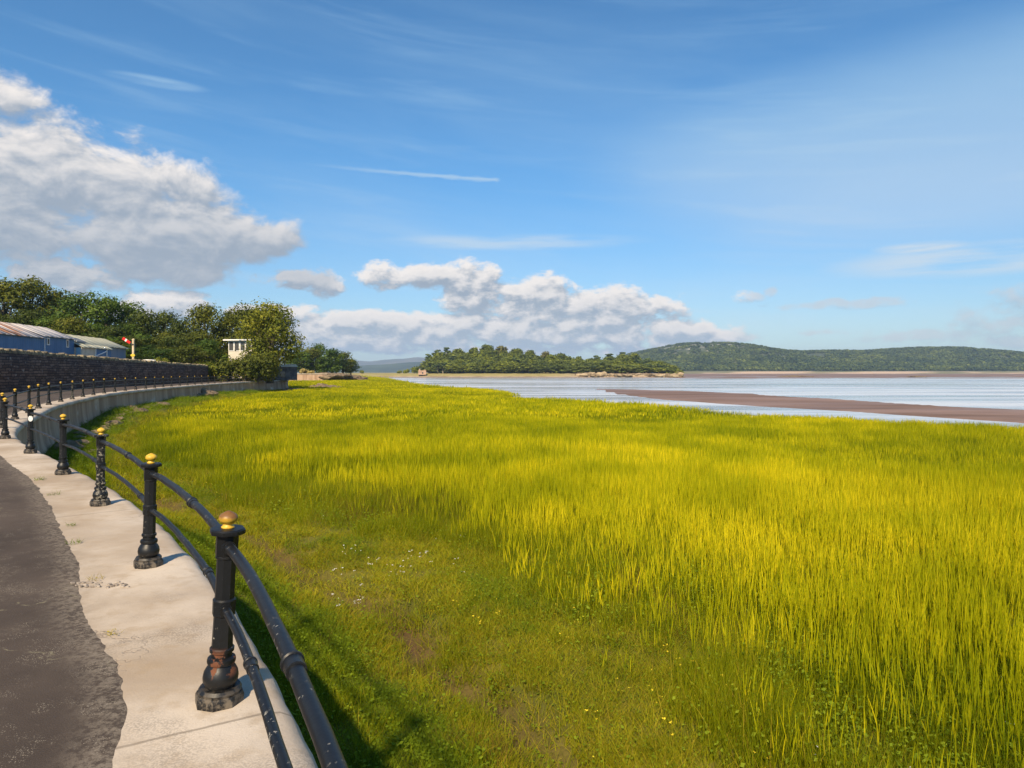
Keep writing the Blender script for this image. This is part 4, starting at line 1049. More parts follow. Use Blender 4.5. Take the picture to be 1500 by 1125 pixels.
# grassy islet in the creek
def islet():
    P = np.zeros((24, 60, 3)); xs = np.linspace(-46, -17, 60); ys = np.linspace(-1, 1, 24)
    for i in range(24):
        for j in range(60):
            u = (j / 59) * 2 - 1; e = 1 - abs(u) ** 2.2; w = 16 * max(.05, e) ** .6
            y = 190 - (xs[j] + 31) * 1.2 + ys[i] * w
            P[i, j] = (xs[j], y, .9 + 1.75 * max(0, 1 - abs(ys[i]) ** 3) * max(0, e) ** .4 + .15 * mnoise.noise(Vector((xs[j], y * .3, 0))))
    m, n, b = new_mat('islet_turf'); p = n.pos(); z = n.sep(p)[2]
    n.put(b.inputs['Base Color'], n.mix(n.step(n.m('ADD', z, n.m('MULTIPLY', n.noise(p, .4, 3), .5)), 2.3, 2.65), (.12, .08, .055), n.mix(n.noise(p, .5, 4), (.10, .11, .02), (.19, .18, .02)))); b.inputs['Roughness'].default_value = .95
    tag(link('marsh_islet_ground', grid_mesh('marsh_islet_ground', P, m)), kind='structure')
islet()

# ================================================================== ISLAND
TOPX = [560, 600, 622, 630, 640, 655, 670, 690, 715, 740, 770, 790, 810, 830, 845, 860, 890, 915, 930, 945, 965, 985, 996, 1005]
TOPY = [545, 541, 533, 523, 514, 510, 513, 511, 506, 509, 512, 516, 517, 520, 523, 523, 520, 517, 519, 524, 528, 535, 542, 546]
def island_g(px, d):
    """ground height relative to the eye"""
    top = (545 - np.interp(px, TOPX, TOPY)); fr = np.interp(d, [590, 612, 640, 670, 700], [.35, .55, .78, 1.0, 1.0])
    g = np.maximum(top * fr * d / F - 12.5, -1.3)
    shore = np.interp(px, [520, 640, 840, 880, 1000], [560, 563, 566, 575, 580]) + (fbm(px, px * 0, 25, 9) - .5) * 14
    up = sstep(d, shore, shore + np.interp(px, [520, 840, 880], [26, 24, 9])); out = sstep(px, 1008, 990) * sstep(px, 470, 520)
    return -5.2 + (g + 5.2) * up * out + (fbm(px * .7, d, 6, 2) - .5) * .8 * up * out
def island():
    ds = np.concatenate([np.linspace(545, 610, 44), np.linspace(613, 720, 24), np.linspace(740, 900, 8)]); pxs = np.linspace(460, 1014, 300)
    PX, DD = np.meshgrid(pxs, ds); Z = island_g(PX, DD); Z = Z - sstep(DD, 720, 880) * (Z + 5.2)
    P = np.stack([(PX - 750) / F * DD, DD, CZ + Z], -1)
    m, n, b = new_mat('island_shore'); p = n.pos(); X, Y, z = n.sep(p)[:3]
    a = n.noise(n.vm('MULTIPLY', p, (.12, .12, .6)), 1.0, 6)
    c = n.mix(n.step(a, .35, .65), (.24, .175, .115), (.42, .33, .22))
    gr = n.mix(n.noise(p, .2, 4), (.22, .19, .06), (.34, .28, .11))
    c = n.mix(n.m('MULTIPLY', n.step(X, 70, 30), n.step(z, 2.0, 3.2)), c, gr)
    c = n.mix(n.step(n.m('ADD', z, n.m('MULTIPLY', a, 1.5)), 6.0, 7.5), c, (.05, .055, .02))
    c = n.mix(n.step(z, 2.5, 1.5), c, (.17, .12, .09))
    n.put(b.inputs['Base Color'], c); b.inputs['Roughness'].default_value = .95; n.link(n.bump(n.noise(p, .5, 6), .8, 1.0), b.inputs['Normal'])
    tag(link('island_ground', grid_mesh('island_ground', P, m)), kind='structure')
    # rocks
    G = 'tan limestone rocks along the island shore'
    rr = random.Random(2)
    for i in range(22):
        px = 852 + i * 6.7 + rr.uniform(-2, 2); s = rr.uniform(.7, 1.25); d = np.interp(px, [850, 1000], [578, 584]) + rr.uniform(-2, 5)
        o = link('limestone_rock', rock_mesh(200 + i, 4.2 * s, 3.5, rr.uniform(1.2, 2.2) * (1.35 if 850 < px < 885 or px > 965 else .8), m_tanrock, .5)); o.location = at(px, d, rr.uniform(-3.4, -2.6)); o.rotation_euler = (0, 0, rr.uniform(-.5, .5))
        tag(o, 'tan limestone rock in the low cliff along the island shore', 'rock', G)
    # ruined stone hut at the island's western tip
    mo = flat_mat('red_sandstone', (.30, .19, .13), (.44, .30, .21), .6, .9)
    L = at(618.5, 578, -1.9); g = tag(empty('stone_hut', L, R(8)), 'small reddish stone hut on the shore at the low end of the island', 'hut')
    mb = MB(); mb.box((0, 0, 1.4), (6.5, 4.5, 3.6)); mb.build('wall', mo, g)
    mb = MB(); mb.prism([Vector((-3.3, -2.3, 3.2)), Vector((-1.2, -2.3, 3.2)), Vector((-2.2, -2.3, 4.6))], (0, 4.6, 0)); mb.prism([Vector((.6, -2.3, 3.2)), Vector((3.3, -2.3, 3.2)), Vector((2, -2.3, 4.0))], (0, 4.6, 0)); mb.build('gable', mo, g)
    mb = MB(); mb.box((.4, -2.27, 1.2), (1.0, .06, 1.6)); mb.build('doorway', m_glass, g)
    # trees
    pr = [make_tree(700 + j, 12, 11, 'broad', 1700, .62, LEAF['island' if j % 3 else 'islandlight'], m_palebark if j % 2 else m_bark) for j in range(6)]
    pt = [make_tree(720 + j, 13, 9, 'tall', 1100, .6, LEAF['island']) for j in range(3)]
    pp = [make_tree(740 + j, 14, 6.5, 'pine', 520, .55, LEAF['needle'], m_palebark) for j in range(4)]
    pb = [make_tree(760, 12, 10.5, 'broad', 1200, .62, LEAF['brown'])]
    named = {}
    def place(px, d, top_y, proto, label, grp, nm, hh, wid):
        top = (545 - top_y) / F * d; g0 = float(island_g(np.array([px]), np.array([d]))[0]); h = max(top - g0, 5.0)
        h2 = min(h, hh) if h > hh * 1.5 else h
        L = at(px, d, top - h2); put_tree(proto, L, rr.uniform(0, 6.28), wid, h2 / hh * 1.03, label, grp, 'tree', nm)
    # skyline trees: told apart by where they stand on the outline
    sk = [(627, 519, 'p', 'lone flat topped pine leaning out at the western tip of the island wood'), (640, 512, 'p', 'tall pine just inside the western tip of the island wood'), (654, 509, 'p', 'tall pine topping the western shoulder of the island wood'),
          (670, 512, 'b', 'round tree in the saddle past the western pines on the island'), (694, 509, 't', 'pointed tree breaking the skyline short of the island summit'), (714, 505, 'b', 'domed tree crowning the highest point of the island'), (735, 508, 'B', 'bronze tinted tree just past the island summit'),
          (757, 511, 'b', 'rounded tree on the eastern slope below the island summit'), (778, 514, 'b', 'pale tree halfway along the island skyline'), (800, 516, 'B', 'darker bronze tree midway along the island skyline'), (822, 518, 'b', 'broad tree before the notch in the island skyline'),
          (848, 522, 't', 'slim tree in the notch of the island skyline'), (874, 521, 'p', 'pine rising after the notch in the island skyline'), (893, 518, 'p', 'spiky pine on the eastern half of the island skyline'), (912, 516, 'p', 'tall pine at the top of the eastern half of the island'), (930, 519, 'b', 'rounded tree where the eastern island skyline starts to fall'),
          (950, 525, 'p', 'pine on the falling eastern skyline of the island'), (968, 529, 'b', 'low tree near the eastern end of the island'), (983, 535, 'b', 'small wind trimmed tree at the eastern tip of the island')]
    for i, (px, ty, k, lab) in enumerate(sk):
        proto = {'p': pp[i % 4], 'b': pr[i % 6], 't': pt[i % 3], 'B': pb[0]}[k]; hh = {'p': 14, 'b': 12, 't': 13, 'B': 12}[k]
        place(px, 655, ty, proto, lab, None, {'p': 'pine_tree', 't': 'broadleaf_tree', 'b': 'broadleaf_tree', 'B': 'broadleaf_tree'}[k], hh, rr.uniform(1.35, 1.75))
    for row, (d, fr, n_) in enumerate(((597, .40, 46), (612, .58, 42), (630, .74, 36), (648, .9, 30))):
        for i in range(n_):
            px = 628 + (i + rr.uniform(.1, .9)) * (362 / n_); ty = 545 - (545 - np.interp(px, TOPX, TOPY)) * fr * rr.uniform(.86, 1.06)
            east = px > 860; pine = rr.random() < (.22 if east or px < 668 else .03)
            proto = rr.choice(pp) if pine else rr.choice(pt) if rr.random() < .1 else rr.choice(pr)
            if pine: lab, grp, nm = ('pine standing among the crowded trees on the eastern half of the island', 'pines on the eastern half of the island', 'pine_tree') if east else ('pine standing among the crowded trees on the western half of the island', 'pines on the western half of the island', 'pine_tree')
            else: lab, grp, nm = ('leafy tree in the thick of the wood on the eastern half of the island', 'leafy trees on the eastern half of the island', 'broadleaf_tree') if east else ('leafy tree in the thick of the wood on the western half of the island', 'leafy trees on the western half of the island', 'broadleaf_tree')
            place(px, d + rr.uniform(-4, 4), ty, proto, lab, grp, nm, 14 if pine else 12, rr.uniform(1.4, 1.9))
    # low bushes on the flat west of the hut
    bl = make_tree(790, 5, 7, 'bush', 500, .55, LEAF['islandlight'])
    for i, (px, s, zs, lab) in enumerate([(585, .6, .7, 'small green bush alone on the flat shore west of the island'), (594, .9, .95, 'green bush on the flat shore between the hut and the blue hills'), (607, 1.2, 1.5, 'biggest green bush beside the reddish stone hut'), (530, .5, .8, 'dark bush alone on the flats beyond the rocky shore')]):
        L = at(px, 600, -1.9); put_tree(bl, L, i, s, zs, lab, None, 'bush', 'bush')
island()

# ================================================================== GN SCATTER
def scatter(name, pts, rot, scl, idx, protos, kind='stuff'):
    me = bpy.data.meshes.new(name); n_ = len(pts)
    me.vertices.add(n_); me.vertices.foreach_set('co', np.asarray(pts, np.float32).ravel())
    a = me.attributes.new('rot', 'FLOAT_VECTOR', 'POINT'); a.data.foreach_set('vector', np.asarray(rot, np.float32).ravel())
    a = me.attributes.new('scl', 'FLOAT_VECTOR', 'POINT'); a.data.foreach_set('vector', np.asarray(scl, np.float32).ravel())
    a = me.attributes.new('idx', 'INT', 'POINT'); a.data.foreach_set('value', np.asarray(idx, np.int32))
    o = link(name, me)
    col = bpy.data.collections.new(name + '_source')
    for i, pm_ in enumerate(protos):
        q = bpy.data.objects.new('%s_sprig_%02d' % (name, i), pm_); col.objects.link(q)
    ng = bpy.data.node_groups.new(name + '_nodes', 'GeometryNodeTree')
    ng.interface.new_socket('Geometry', in_out='INPUT', socket_type='NodeSocketGeometry'); ng.interface.new_socket('Geometry', in_out='OUTPUT', socket_type='NodeSocketGeometry')
    gi = ng.nodes.new('NodeGroupInput'); go = ng.nodes.new('NodeGroupOutput'); ip = ng.nodes.new('GeometryNodeInstanceOnPoints'); ci = ng.nodes.new('GeometryNodeCollectionInfo')
    ci.inputs['Collection'].default_value = col; ci.inputs['Separate Children'].default_value = True; ci.inputs['Reset Children'].default_value = True
    def na(nm, t):
        x = ng.nodes.new('GeometryNodeInputNamedAttribute'); x.data_type = t; x.inputs[0].default_value = nm; return x.outputs[0]
    e2r = ng.nodes.new('FunctionNodeEulerToRotation'); ng.links.new(na('rot', 'FLOAT_VECTOR'), e2r.inputs[0])
    ng.links.new(gi.outputs[0], ip.inputs['Points']); ng.links.new(ci.outputs[0], ip.inputs['Instance']); ip.inputs['Pick Instance'].default_value = True
    ng.links.new(na('idx', 'INT'), ip.inputs['Instance Index']); ng.links.new(e2r.outputs[0], ip.inputs['Rotation']); ng.links.new(na('scl', 'FLOAT_VECTOR'), ip.inputs['Scale'])
    ng.links.new(ip.outputs[0], go.inputs[0])
    md = o.modifiers.new('scatter', 'NODES'); md.node_group = ng
    if kind: o['kind'] = kind
    return o

def blades(n_, rad, h0, h1, w, lean, curve, seg, rg, base=None, taper=.8, sink=.03):
    """n_ grass blades as ribbons; returns V, F"""
    a = rg.uniform(0, 2 * np.pi, n_); r = rad * np.sqrt(rg.random(n_))
    B = np.stack([np.cos(a) * r, np.sin(a) * r, np.full(n_, -sink)], 1) if base is None else base
    L = rg.uniform(h0, h1, n_); la = rg.uniform(0, 2 * np.pi, n_); ld = np.stack([np.cos(la), np.sin(la)], 1) * np.abs(rg.normal(0, lean, n_))[:, None]; cv = rg.uniform(.2, 1, n_) * curve
    fa = rg.uniform(0, np.pi, n_); side = np.stack([np.cos(fa), np.sin(fa)], 1) * (w * rg.uniform(.7, 1.3, n_))[:, None] * .5
    t = np.linspace(0, 1, seg + 1); V = np.zeros((n_, seg + 1, 2, 3))
    for k, tk in enumerate(t):
        xy = B[:, :2] + ld * (L * tk)[:, None] + ld / (np.linalg.norm(ld, axis=1)[:, None] + 1e-6) * (cv * L * tk * tk)[:, None]
        z = B[:, 2] + L * tk * (1 - .35 * cv * tk); wk = max(.06, (1 - tk) ** taper)
        V[:, k, 0, :2] = xy - side * wk; V[:, k, 1, :2] = xy + side * wk; V[:, k, :, 2] = z[:, None]
    i = np.arange(n_)[:, None] * (seg + 1) * 2 + np.arange(seg)[None, :] * 2
    Fq = np.stack([i, i + 1, i + 3, i + 2], -1).reshape(-1, 4)
    return V.reshape(-1, 3), Fq

def stalks(n_, rad, h0, h1, wstem, whead, lean, rg):
    """flowering grass stalks: thin stem with a narrow spike of a head"""
    a = rg.uniform(0, 2 * np.pi, n_); r = rad * np.sqrt(rg.random(n_)); B = np.stack([np.cos(a) * r, np.sin(a) * r, np.zeros(n_)], 1)
    L = rg.uniform(h0, h1, n_); ld = rg.normal(0, lean, (n_, 2)) + np.array([.03, .0]); Vs, Fs, Ms = [], [], []
    k0 = 0
    for rep in range(2):                            # two crossed ribbons so that it reads from every side
        fa = rg.uniform(0, np.pi, n_) if rep == 0 else fa + np.pi / 2
        sd = np.stack([np.cos(fa), np.sin(fa)], 1)
        ts = [0, .45, .56, .72, .88, 1.0]; ws = [wstem, wstem * .9, whead * .7, whead, whead * .75, whead * .12]
        V = np.zeros((n_, 6, 2, 3))
        for j, (t, w) in enumerate(zip(ts, ws)):
            xy = B[:, :2] + ld * (L * t * t)[:, None]; V[:, j, 0, :2] = xy - sd * w / 2; V[:, j, 1, :2] = xy + sd * w / 2; V[:, j, :, 2] = (L * t)[:, None]
        i = k0 + np.arange(n_)[:, None] * 12 + np.arange(5)[None, :] * 2
        Fs.append(np.stack([i, i + 1, i + 3, i + 2], -1).reshape(-1, 4)); Vs.append(V.reshape(-1, 3)); Ms.append(np.tile([0, 0, 1, 1, 1], n_)); k0 += n_ * 12
    return np.concatenate(Vs), np.concatenate(Fs), np.concatenate(Ms)

def grass_mat(name, cols, trans=.35, scale=.35, scale2=.06):
    m, n, b = new_mat(name); p = n.pos()
    big = n.noise(p, scale, 3); huge = n.noise(p, scale2, 2); r = n.island()
    f = n.m('ADD', n.m('MULTIPLY', r, .5), n.m('ADD', n.m('MULTIPLY', n.step(big, .3, .7), .3), n.m('MULTIPLY', n.step(huge, .35, .65), .2)))
    c = n.mix(n.step(f, .1, .5), cols[0], cols[1]); c = n.mix(n.step(f, .5, .9), c, cols[2])
    n.put(b.inputs['Base Color'], c); b.inputs['Roughness'].default_value = .6; b.inputs['Specular IOR Level'].default_value = .08
    t = n.node('ShaderNodeBsdfTranslucent'); n.put(t.inputs[0], c); x = n.node('ShaderNodeMixShader'); x.inputs[0].default_value = trans
    n.link(b.outputs[0], x.inputs[1]); n.link(t.outputs[0], x.inputs[2]); n.link(x.outputs[0], m.node_tree.nodes['Material Output'].inputs[0])
    return m

g_green = grass_mat('cordgrass_green', ((0.0944, 0.1288, 0.0035), (0.1947, 0.2296, 0.0045), (0.3363, 0.3360, 0.0070)), .45)
g_yellow = grass_mat('cordgrass_heads', ((.11, .17, .003), (.34, .35, .004), (.74, .62, .012)), .3)
g_stem = grass_mat('cordgrass_stems', ((.085, .135, .003), (.16, .21, .004), (.29, .30, .007)), .35)
g_turf = grass_mat('turf_blades', ((0.1324, 0.1540, 0.0037), (0.2282, 0.2353, 0.0062), (0.3766, 0.3422, 0.0137)), .3)
g_lush = grass_mat('lush_blades', ((0.0780, 0.1320, 0.0050), (0.1365, 0.1980, 0.0080), (0.2275, 0.2700, 0.0110)), .35)
g_straw = grass_mat('straw_blades', ((0.2340, 0.1794, 0.0129), (0.3588, 0.2808, 0.0204), (0.4992, 0.3978, 0.0351)), .25)
g_broad = grass_mat('saltmarsh_leaves', ((0.1040, 0.1601, 0.0083), (0.1843, 0.2501, 0.0133), (0.3034, 0.3500, 0.0233)), .35)

def clump(parts):
    """parts: list of (V, F, material index array or int), mats"""
    Vs, Fs, Ms, k = [], [], [], 0
    for V, Fq, mi in parts:
        Vs.append(V); Fs.append(Fq + k); Ms.append(np.full(len(Fq), mi) if np.isscalar(mi) else mi); k += len(V)
    return np.concatenate(Vs), np.concatenate(Fs), np.concatenate(Ms)
def mk(name, parts, mats):
    V, Fq, Mi = clump(parts); return mesh_np(name, V, Fq, mats, mi=Mi)
def smi(st, off_stem, off_head): return st[0], st[1], np.where(st[2] == 1, off_head, off_stem)

def leaf_sprigs(n_, rad, h0, h1, size, rg):
    a = rg.uniform(0, 2 * np.pi, n_); r = rad * np.sqrt(rg.random(n_)); C = np.stack([np.cos(a) * r, np.sin(a) * r, rg.uniform(h0, h1, n_)], 1)
    return leaf_cards(C, np.tile([0, 0, 1.0], (n_, 1)), size, rg)

def meadows():
    rg = np.random.default_rng(11)
    # ---------- source sprigs
    turf = [mk('turf', [(*blades(52, .17, .07, .21, .0066, .42, .6, 3, rg), 0), (*blades(18, .17, .06, .20, .0055, .55, .7, 3, rg), 1), (*leaf_sprigs(9, .16, .02, .09, .015, rg), 2)], [g_turf, g_straw, g_broad]) for _ in range(5)]
    lush = [mk('lush', [(*blades(55, .17, .10, .24, .006, .35, .6, 3, rg), 0), (*leaf_sprigs(8, .16, .04, .14, .018, rg), 1)], [g_lush, g_broad]) for _ in range(4)]
    green = [mk('green', [(*blades(58, .18, .20, .46, .0056, .16, .35, 4, rg), 0), (*leaf_sprigs(7, .18, .05, .24, .018, rg), 1), (*blades(5, .17, .15, .4, .006, .3, .4, 3, rg), 2)], [g_green, g_broad, g_straw]) for _ in range(5)]
    herb = [mk('herb', [(*leaf_sprigs(34, .17, .04, .26, .017, rg), 0), (*blades(24, .18, .16, .36, .007, .22, .4, 3, rg), 1)], [g_broad, g_green]) for _ in range(3)]
    yel = [mk('yellow', [smi(stalks(11, .22, .42, .70, .0030, .0068, .075, rg), 0, 1), (*blades(14, .18, .15, .46, .0052, .15, .3, 3, rg), 2)], [g_stem, g_yellow, g_green]) for _ in range(6)]
    gmid = [mk('green_mid', [(*blades(110, .45, .24, .52, .012, .14, .3, 3, rg), 0)], [g_green]) for _ in range(3)]
    ymid = [mk('yellow_mid', [smi(stalks(34, .45, .38, .68, .005, .0125, .075, rg), 0, 1)], [g_stem, g_yellow]) for _ in range(4)]
    gfar = [mk('green_far', [(*blades(100, 1.3, .24, .50, .045, .12, .25, 2, rg), 0)], [g_green]) for _ in range(2)]
    yfar = [mk('yellow_far', [smi(stalks(46, 1.3, .36, .66, .018, .042, .1, rg), 0, 1)], [g_stem, g_yellow]) for _ in range(3)]
    yvf = [mk('yellow_distant', [smi(stalks(60, 5.0, .35, .66, .08, .24, .1, rg), 0, 1)], [g_stem, g_yellow]) for _ in range(2)]
    g_rust = grass_mat('dead_stems', ((.10, .065, .012), (.17, .105, .02), (.24, .16, .035)), .25)
    rust = [mk('dead', [(*blades(46, .18, .15, .40, .005, .2, .35, 3, rg), 0), (*blades(12, .18, .15, .42, .0055, .2, .35, 3, rg), 1)], [g_rust, g_green]) for _ in range(2)]
    def region(y0, y1, dens, pad=.12):
        """random points in the picture's wedge (with a margin to either side)"""
        xl, xr = -.75 * y1 - 6, .80 * y1 + 8
        n_ = int((xr - xl) * (y1 - y0) * dens); x = rg.uniform(xl, xr, n_); y = rg.uniform(y0, y1, n_)
        k = (x > -.78 * y - 4) & (x < .86 * y + 5); x, y = x[k], y[k]
        k = x < bank_x(y) - .12; x, y = x[k], y[k]; ed = edge_dist(x, y)
        k = (ed > .35) if y1 <= 126 else (ed > .35) | (y > 130) & (x > np.interp(y, [128, 150, 240, 300, 700], [-66, -74, -70, -90, -320])); return x[k], y[k], ed[k]
    def tallness(x, y, ed):
        """0 short turf near the wall .. 1 tall cordgrass"""
        lim = np.interp(y, [0, 5, 8, 12, 15, 20, 30, 60, 100, 130], [3.4, 3.6, 5.2, 5.6, 4.2, 4.2, 3.0, 3.2, 4.5, 5])
        lim = lim + (fbm(x, y, 3.0, 61) - .5) * 3.0
        return sstep(ed, lim - .35, lim + .7)
    def yellowness(x, y, ed):
        n1 = fbm(x, y * .8, 6.5, 71, 3); n2 = fbm(x * .6, y, 2.6, 73, 2); n3 = fbm(x * .35, y, 16, 79, 2)
        base = np.interp(y, [4, 8, 12, 16, 22, 30, 60], [.80, .78, .60, .52, .58, .68, .90])
        base = base - .42 * np.exp(-((x + 2.5) / 4.5) ** 2 - ((y - 14) / 3.6) ** 2) + .12 * sstep(x, 1.5, 5) * (y < 20)
        v = base + (n1 - .5) * 1.25 + (n2 - .5) * .7 + (n3 - .5) * .9
        return np.clip(v, .04, 1) * sstep(ed, np.interp(y, [0, 12, 20, 30], [2.4, 4.0, 3.4, 2.6]), np.interp(y, [0, 12, 20, 30], [4.6, 8.5, 8.0, 5.8]))
    def emit(name, sets, protos):
        X = np.concatenate([s[0] for s in sets]); Y = np.concatenate([s[1] for s in sets]); S = np.concatenate([s[2] for s in sets]); H = np.concatenate([s[3] for s in sets]); I = np.concatenate([s[4] for s in sets])
        Z = marsh_h(X, Y, np.concatenate([s[5] for s in sets])); n_ = len(X)
        rot = np.stack([rg.normal(0, .05, n_), rg.normal(0, .05, n_), rg.uniform(0, 6.28, n_)], 1)
        return scatter(name, np.stack([X, Y, Z - .02], 1), rot, np.stack([S, S, H], 1), I, protos)
    # ---------- short turf
    sets = []
    for y0, y1, dn, sc_ in ((1, 9, 80, 1.0), (9, 18, 52, 1.25), (18, 36, 14, 2.0), (36, 70, 4, 3.2), (70, 126, 1.6, 4.5)):
        x, y, ed = region(y0, y1, dn); t = tallness(x, y, ed); runnel = np.exp(-((ed - 2.75 - (fbm(x, y, 2.5, 21) - .5) * .9) / .34) ** 2) * (y < 20) * np.minimum(1, fbm(x, y, 3, 33) * 2.1)
        k = (rg.random(len(x)) > t * .93) & (rg.random(len(x)) > runnel * .93); x, y, ed = x[k], y[k], ed[k]
        lushk = (ed < 1.5 + fbm(x, y, 1.4, 44) * .9) | ((fbm(x, y, 1.7, 46) > .60) & (rg.random(len(x)) < .6)) & (ed > 3.2)
        hv = (.55 + .9 * fbm(x, y, 1.1, 52)) * rg.uniform(.7, 1.25, len(x)); idx = np.where(lushk, 5 + rg.integers(0, 4, len(x)), rg.integers(0, 5, len(x)))
        hz = 1.0 if sc_ < 1.5 else 1.5 if sc_ < 2.5 else 1.9
        sets.append((x, y, np.full(len(x), sc_) * rg.uniform(.8, 1.2, len(x)), hv * hz, idx, ed))
    emit('turf_grass', sets, turf + lush)
    # ---------- tall green cordgrass
    sets = []
    for y0, y1, dn, off, k_, sc_ in ((1, 9, 42, 0, 8, 1.0), (9, 19, 30, 0, 8, 1.15), (19, 42, 7.5, 8, 3, 1.0), (42, 120, .7, 11, 2, 1.0), (120, 300, .22, 11, 2, 1.6)):
        x, y, ed = region(y0, y1, dn); t = tallness(x, y, ed); tuft = .38 * (fbm(x, y, 1.9, 111) > .48) * (y < 30) * (ed > .8); k = rg.random(len(x)) < np.maximum(t, tuft); x, y, ed, t = x[k], y[k], ed[k], t[k]
        hv = (.55 + .45 * sstep(t, .1, .6)) * (.62 + .85 * fbm(x, y, 2.4, 85)) * rg.uniform(.75, 1.2, len(x)) * np.interp(y, [2, 10, 25, 40], [1.15, 1.2, 1.1, .95])
        if k_ == 8:
            hb = fbm(x, y, 1.6, 91) + np.interp(y, [3, 12], [.10, -.06]); idx = np.where((hb > .54) & (rg.random(len(x)) < .7), 5 + rg.integers(0, 3, len(x)), rg.integers(0, 5, len(x)))
        else: idx = off + rg.integers(0, k_, len(x))
        dead = np.exp(-((x + 1.3) / 2.4) ** 2 - ((y - 16.5) / 1.7) ** 2) + .8 * np.exp(-((x + 4.2) / 1.2) ** 2 - ((y - 11.8) / .7) ** 2) + .35 * (fbm(x, y, 2.1, 105) > .66) * (y < 25)
        idx = np.where((rg.random(len(x)) < dead * .75) & (y < 30), 13 + rg.integers(0, 2, len(x)), idx)
        sets.append((x, y, np.full(len(x), sc_) * rg.uniform(.85, 1.2, len(x)), hv, idx, ed))
    emit('cordgrass', sets, green + herb + gmid + gfar + rust)
    # ---------- yellow flowering stalks
    sets = []
    for y0, y1, dn, off, k_, sc_ in ((1.5, 9, 46, 0, 6, 1.0), (9, 19, 42, 0, 6, 1.1), (19, 42, 10, 6, 4, 1.0), (42, 120, 1.5, 10, 3, 1.0), (120, 330, .20, 10, 3, 1.9), (330, 680, .02, 13, 2, 1.2)):
        x, y, ed = region(y0, y1, dn); v = yellowness(x, y, ed); k = rg.random(len(x)) < v ** 1.7; x, y, ed, v = x[k], y[k], ed[k], v[k]
        hv = (.66 + .45 * v) * rg.uniform(.8, 1.15, len(x)) * np.interp(y, [2, 10, 25, 40], [1.15, 1.2, 1.08, .95])
        sets.append((x, y, np.full(len(x), sc_) * rg.uniform(.85, 1.2, len(x)), hv, off + rg.integers(0, k_, len(x)), ed))
    emit('flowering_grass', sets, yel + ymid + yfar + yvf)
    # ---------- wild flowers: specks of white and yellow
    fw = flat_mat('white_petals', (.75, .75, .72), (.85, .83, .82), 5, .6); fy = flat_mat('yellow_petals', (.70, .52, .02), (.78, .62, .03), 5, .6)
    def flower(mat, s, n_):
        mb_V, mb_F, Mi = [], [], []
        V1, F1 = blades(n_, .05, .16, .34, .003, .15, .2, 3, rg); tips = V1.reshape(n_, 4, 2, 3)[:, -1].mean(1)
        C = np.repeat(tips, 5, 0) + rg.normal(0, s * .7, (n_ * 5, 3)) * np.array([1, 1, .3]); V2, F2 = leaf_cards(C, np.tile([0, -.5, 1.0], (len(C), 1)), s * .7, rg)
        return mk('wild_flower', [(V1, F1, 0), (V2, F2, 1)], [g_lush, mat])
    fl = [flower(fw, .009, 3), flower(fw, .012, 2), flower(fy, .008, 4), flower(fy, .010, 3)]
    sets = []
    for y0, y1, dn in ((2, 12, 4.5), (12, 26, 1.4)):
        x, y, ed = region(y0, y1, dn); k = (ed > 2.4) & (ed < 14) & (fbm(x, y, 1.5, 95) > .50); x, y, ed = x[k], y[k], ed[k]
        w = fbm(x, y, 2.8, 97) > .52; sets.append((x, y, rg.uniform(.8, 1.3, len(x)), rg.uniform(.6, 1.2, len(x)), np.where(w, rg.integers(0, 2, len(x)), 2 + rg.integers(0, 2, len(x))), ed))
    emit('wild_flower_foliage', sets, fl)
    # weeds growing in the joint between asphalt and concrete
    lab = ['small green weed tuft in the asphalt joint, beside the second post from the reflector', 'trailing weed tuft on the concrete, closest to the worn post', 'tiny weed tuft beside the dark asphalt level with the setts', 'flat weed tuft on the concrete just beyond the exposed setts', 'dry weed sprig at the asphalt margin on the near side of the setts', 'brown weed sprig on the sandy concrete between the setts and the rusty post']
    for i, (px, py, s) in enumerate([(57, 706, 1.0), (79, 727, .8), (105, 771, .6), (108, 797, .7), (140, 850, .6), (165, 930, .5)]):
        d = 1.688 / ((py - 545) / F); c = at(px, d, -1.688)
        V, Fq, Mi = clump([(*blades(26, .075, .02, .09, .005, .6, .6, 3, rg, sink=.004), 0), (*leaf_sprigs(12, .09, .005, .04, .012, rg), 1)])
        o = link('weed_tuft', mesh_np('weed_tuft', V, Fq, [g_lush if i < 4 else g_straw, g_broad if i < 4 else g_straw], mi=Mi)); o.location = (c.x, c.y, float(prom_z(c.y)) + .012); o.scale = (s * 1.3, s * 1.3, s)
        tag(o, lab[i], 'weed')
meadows()

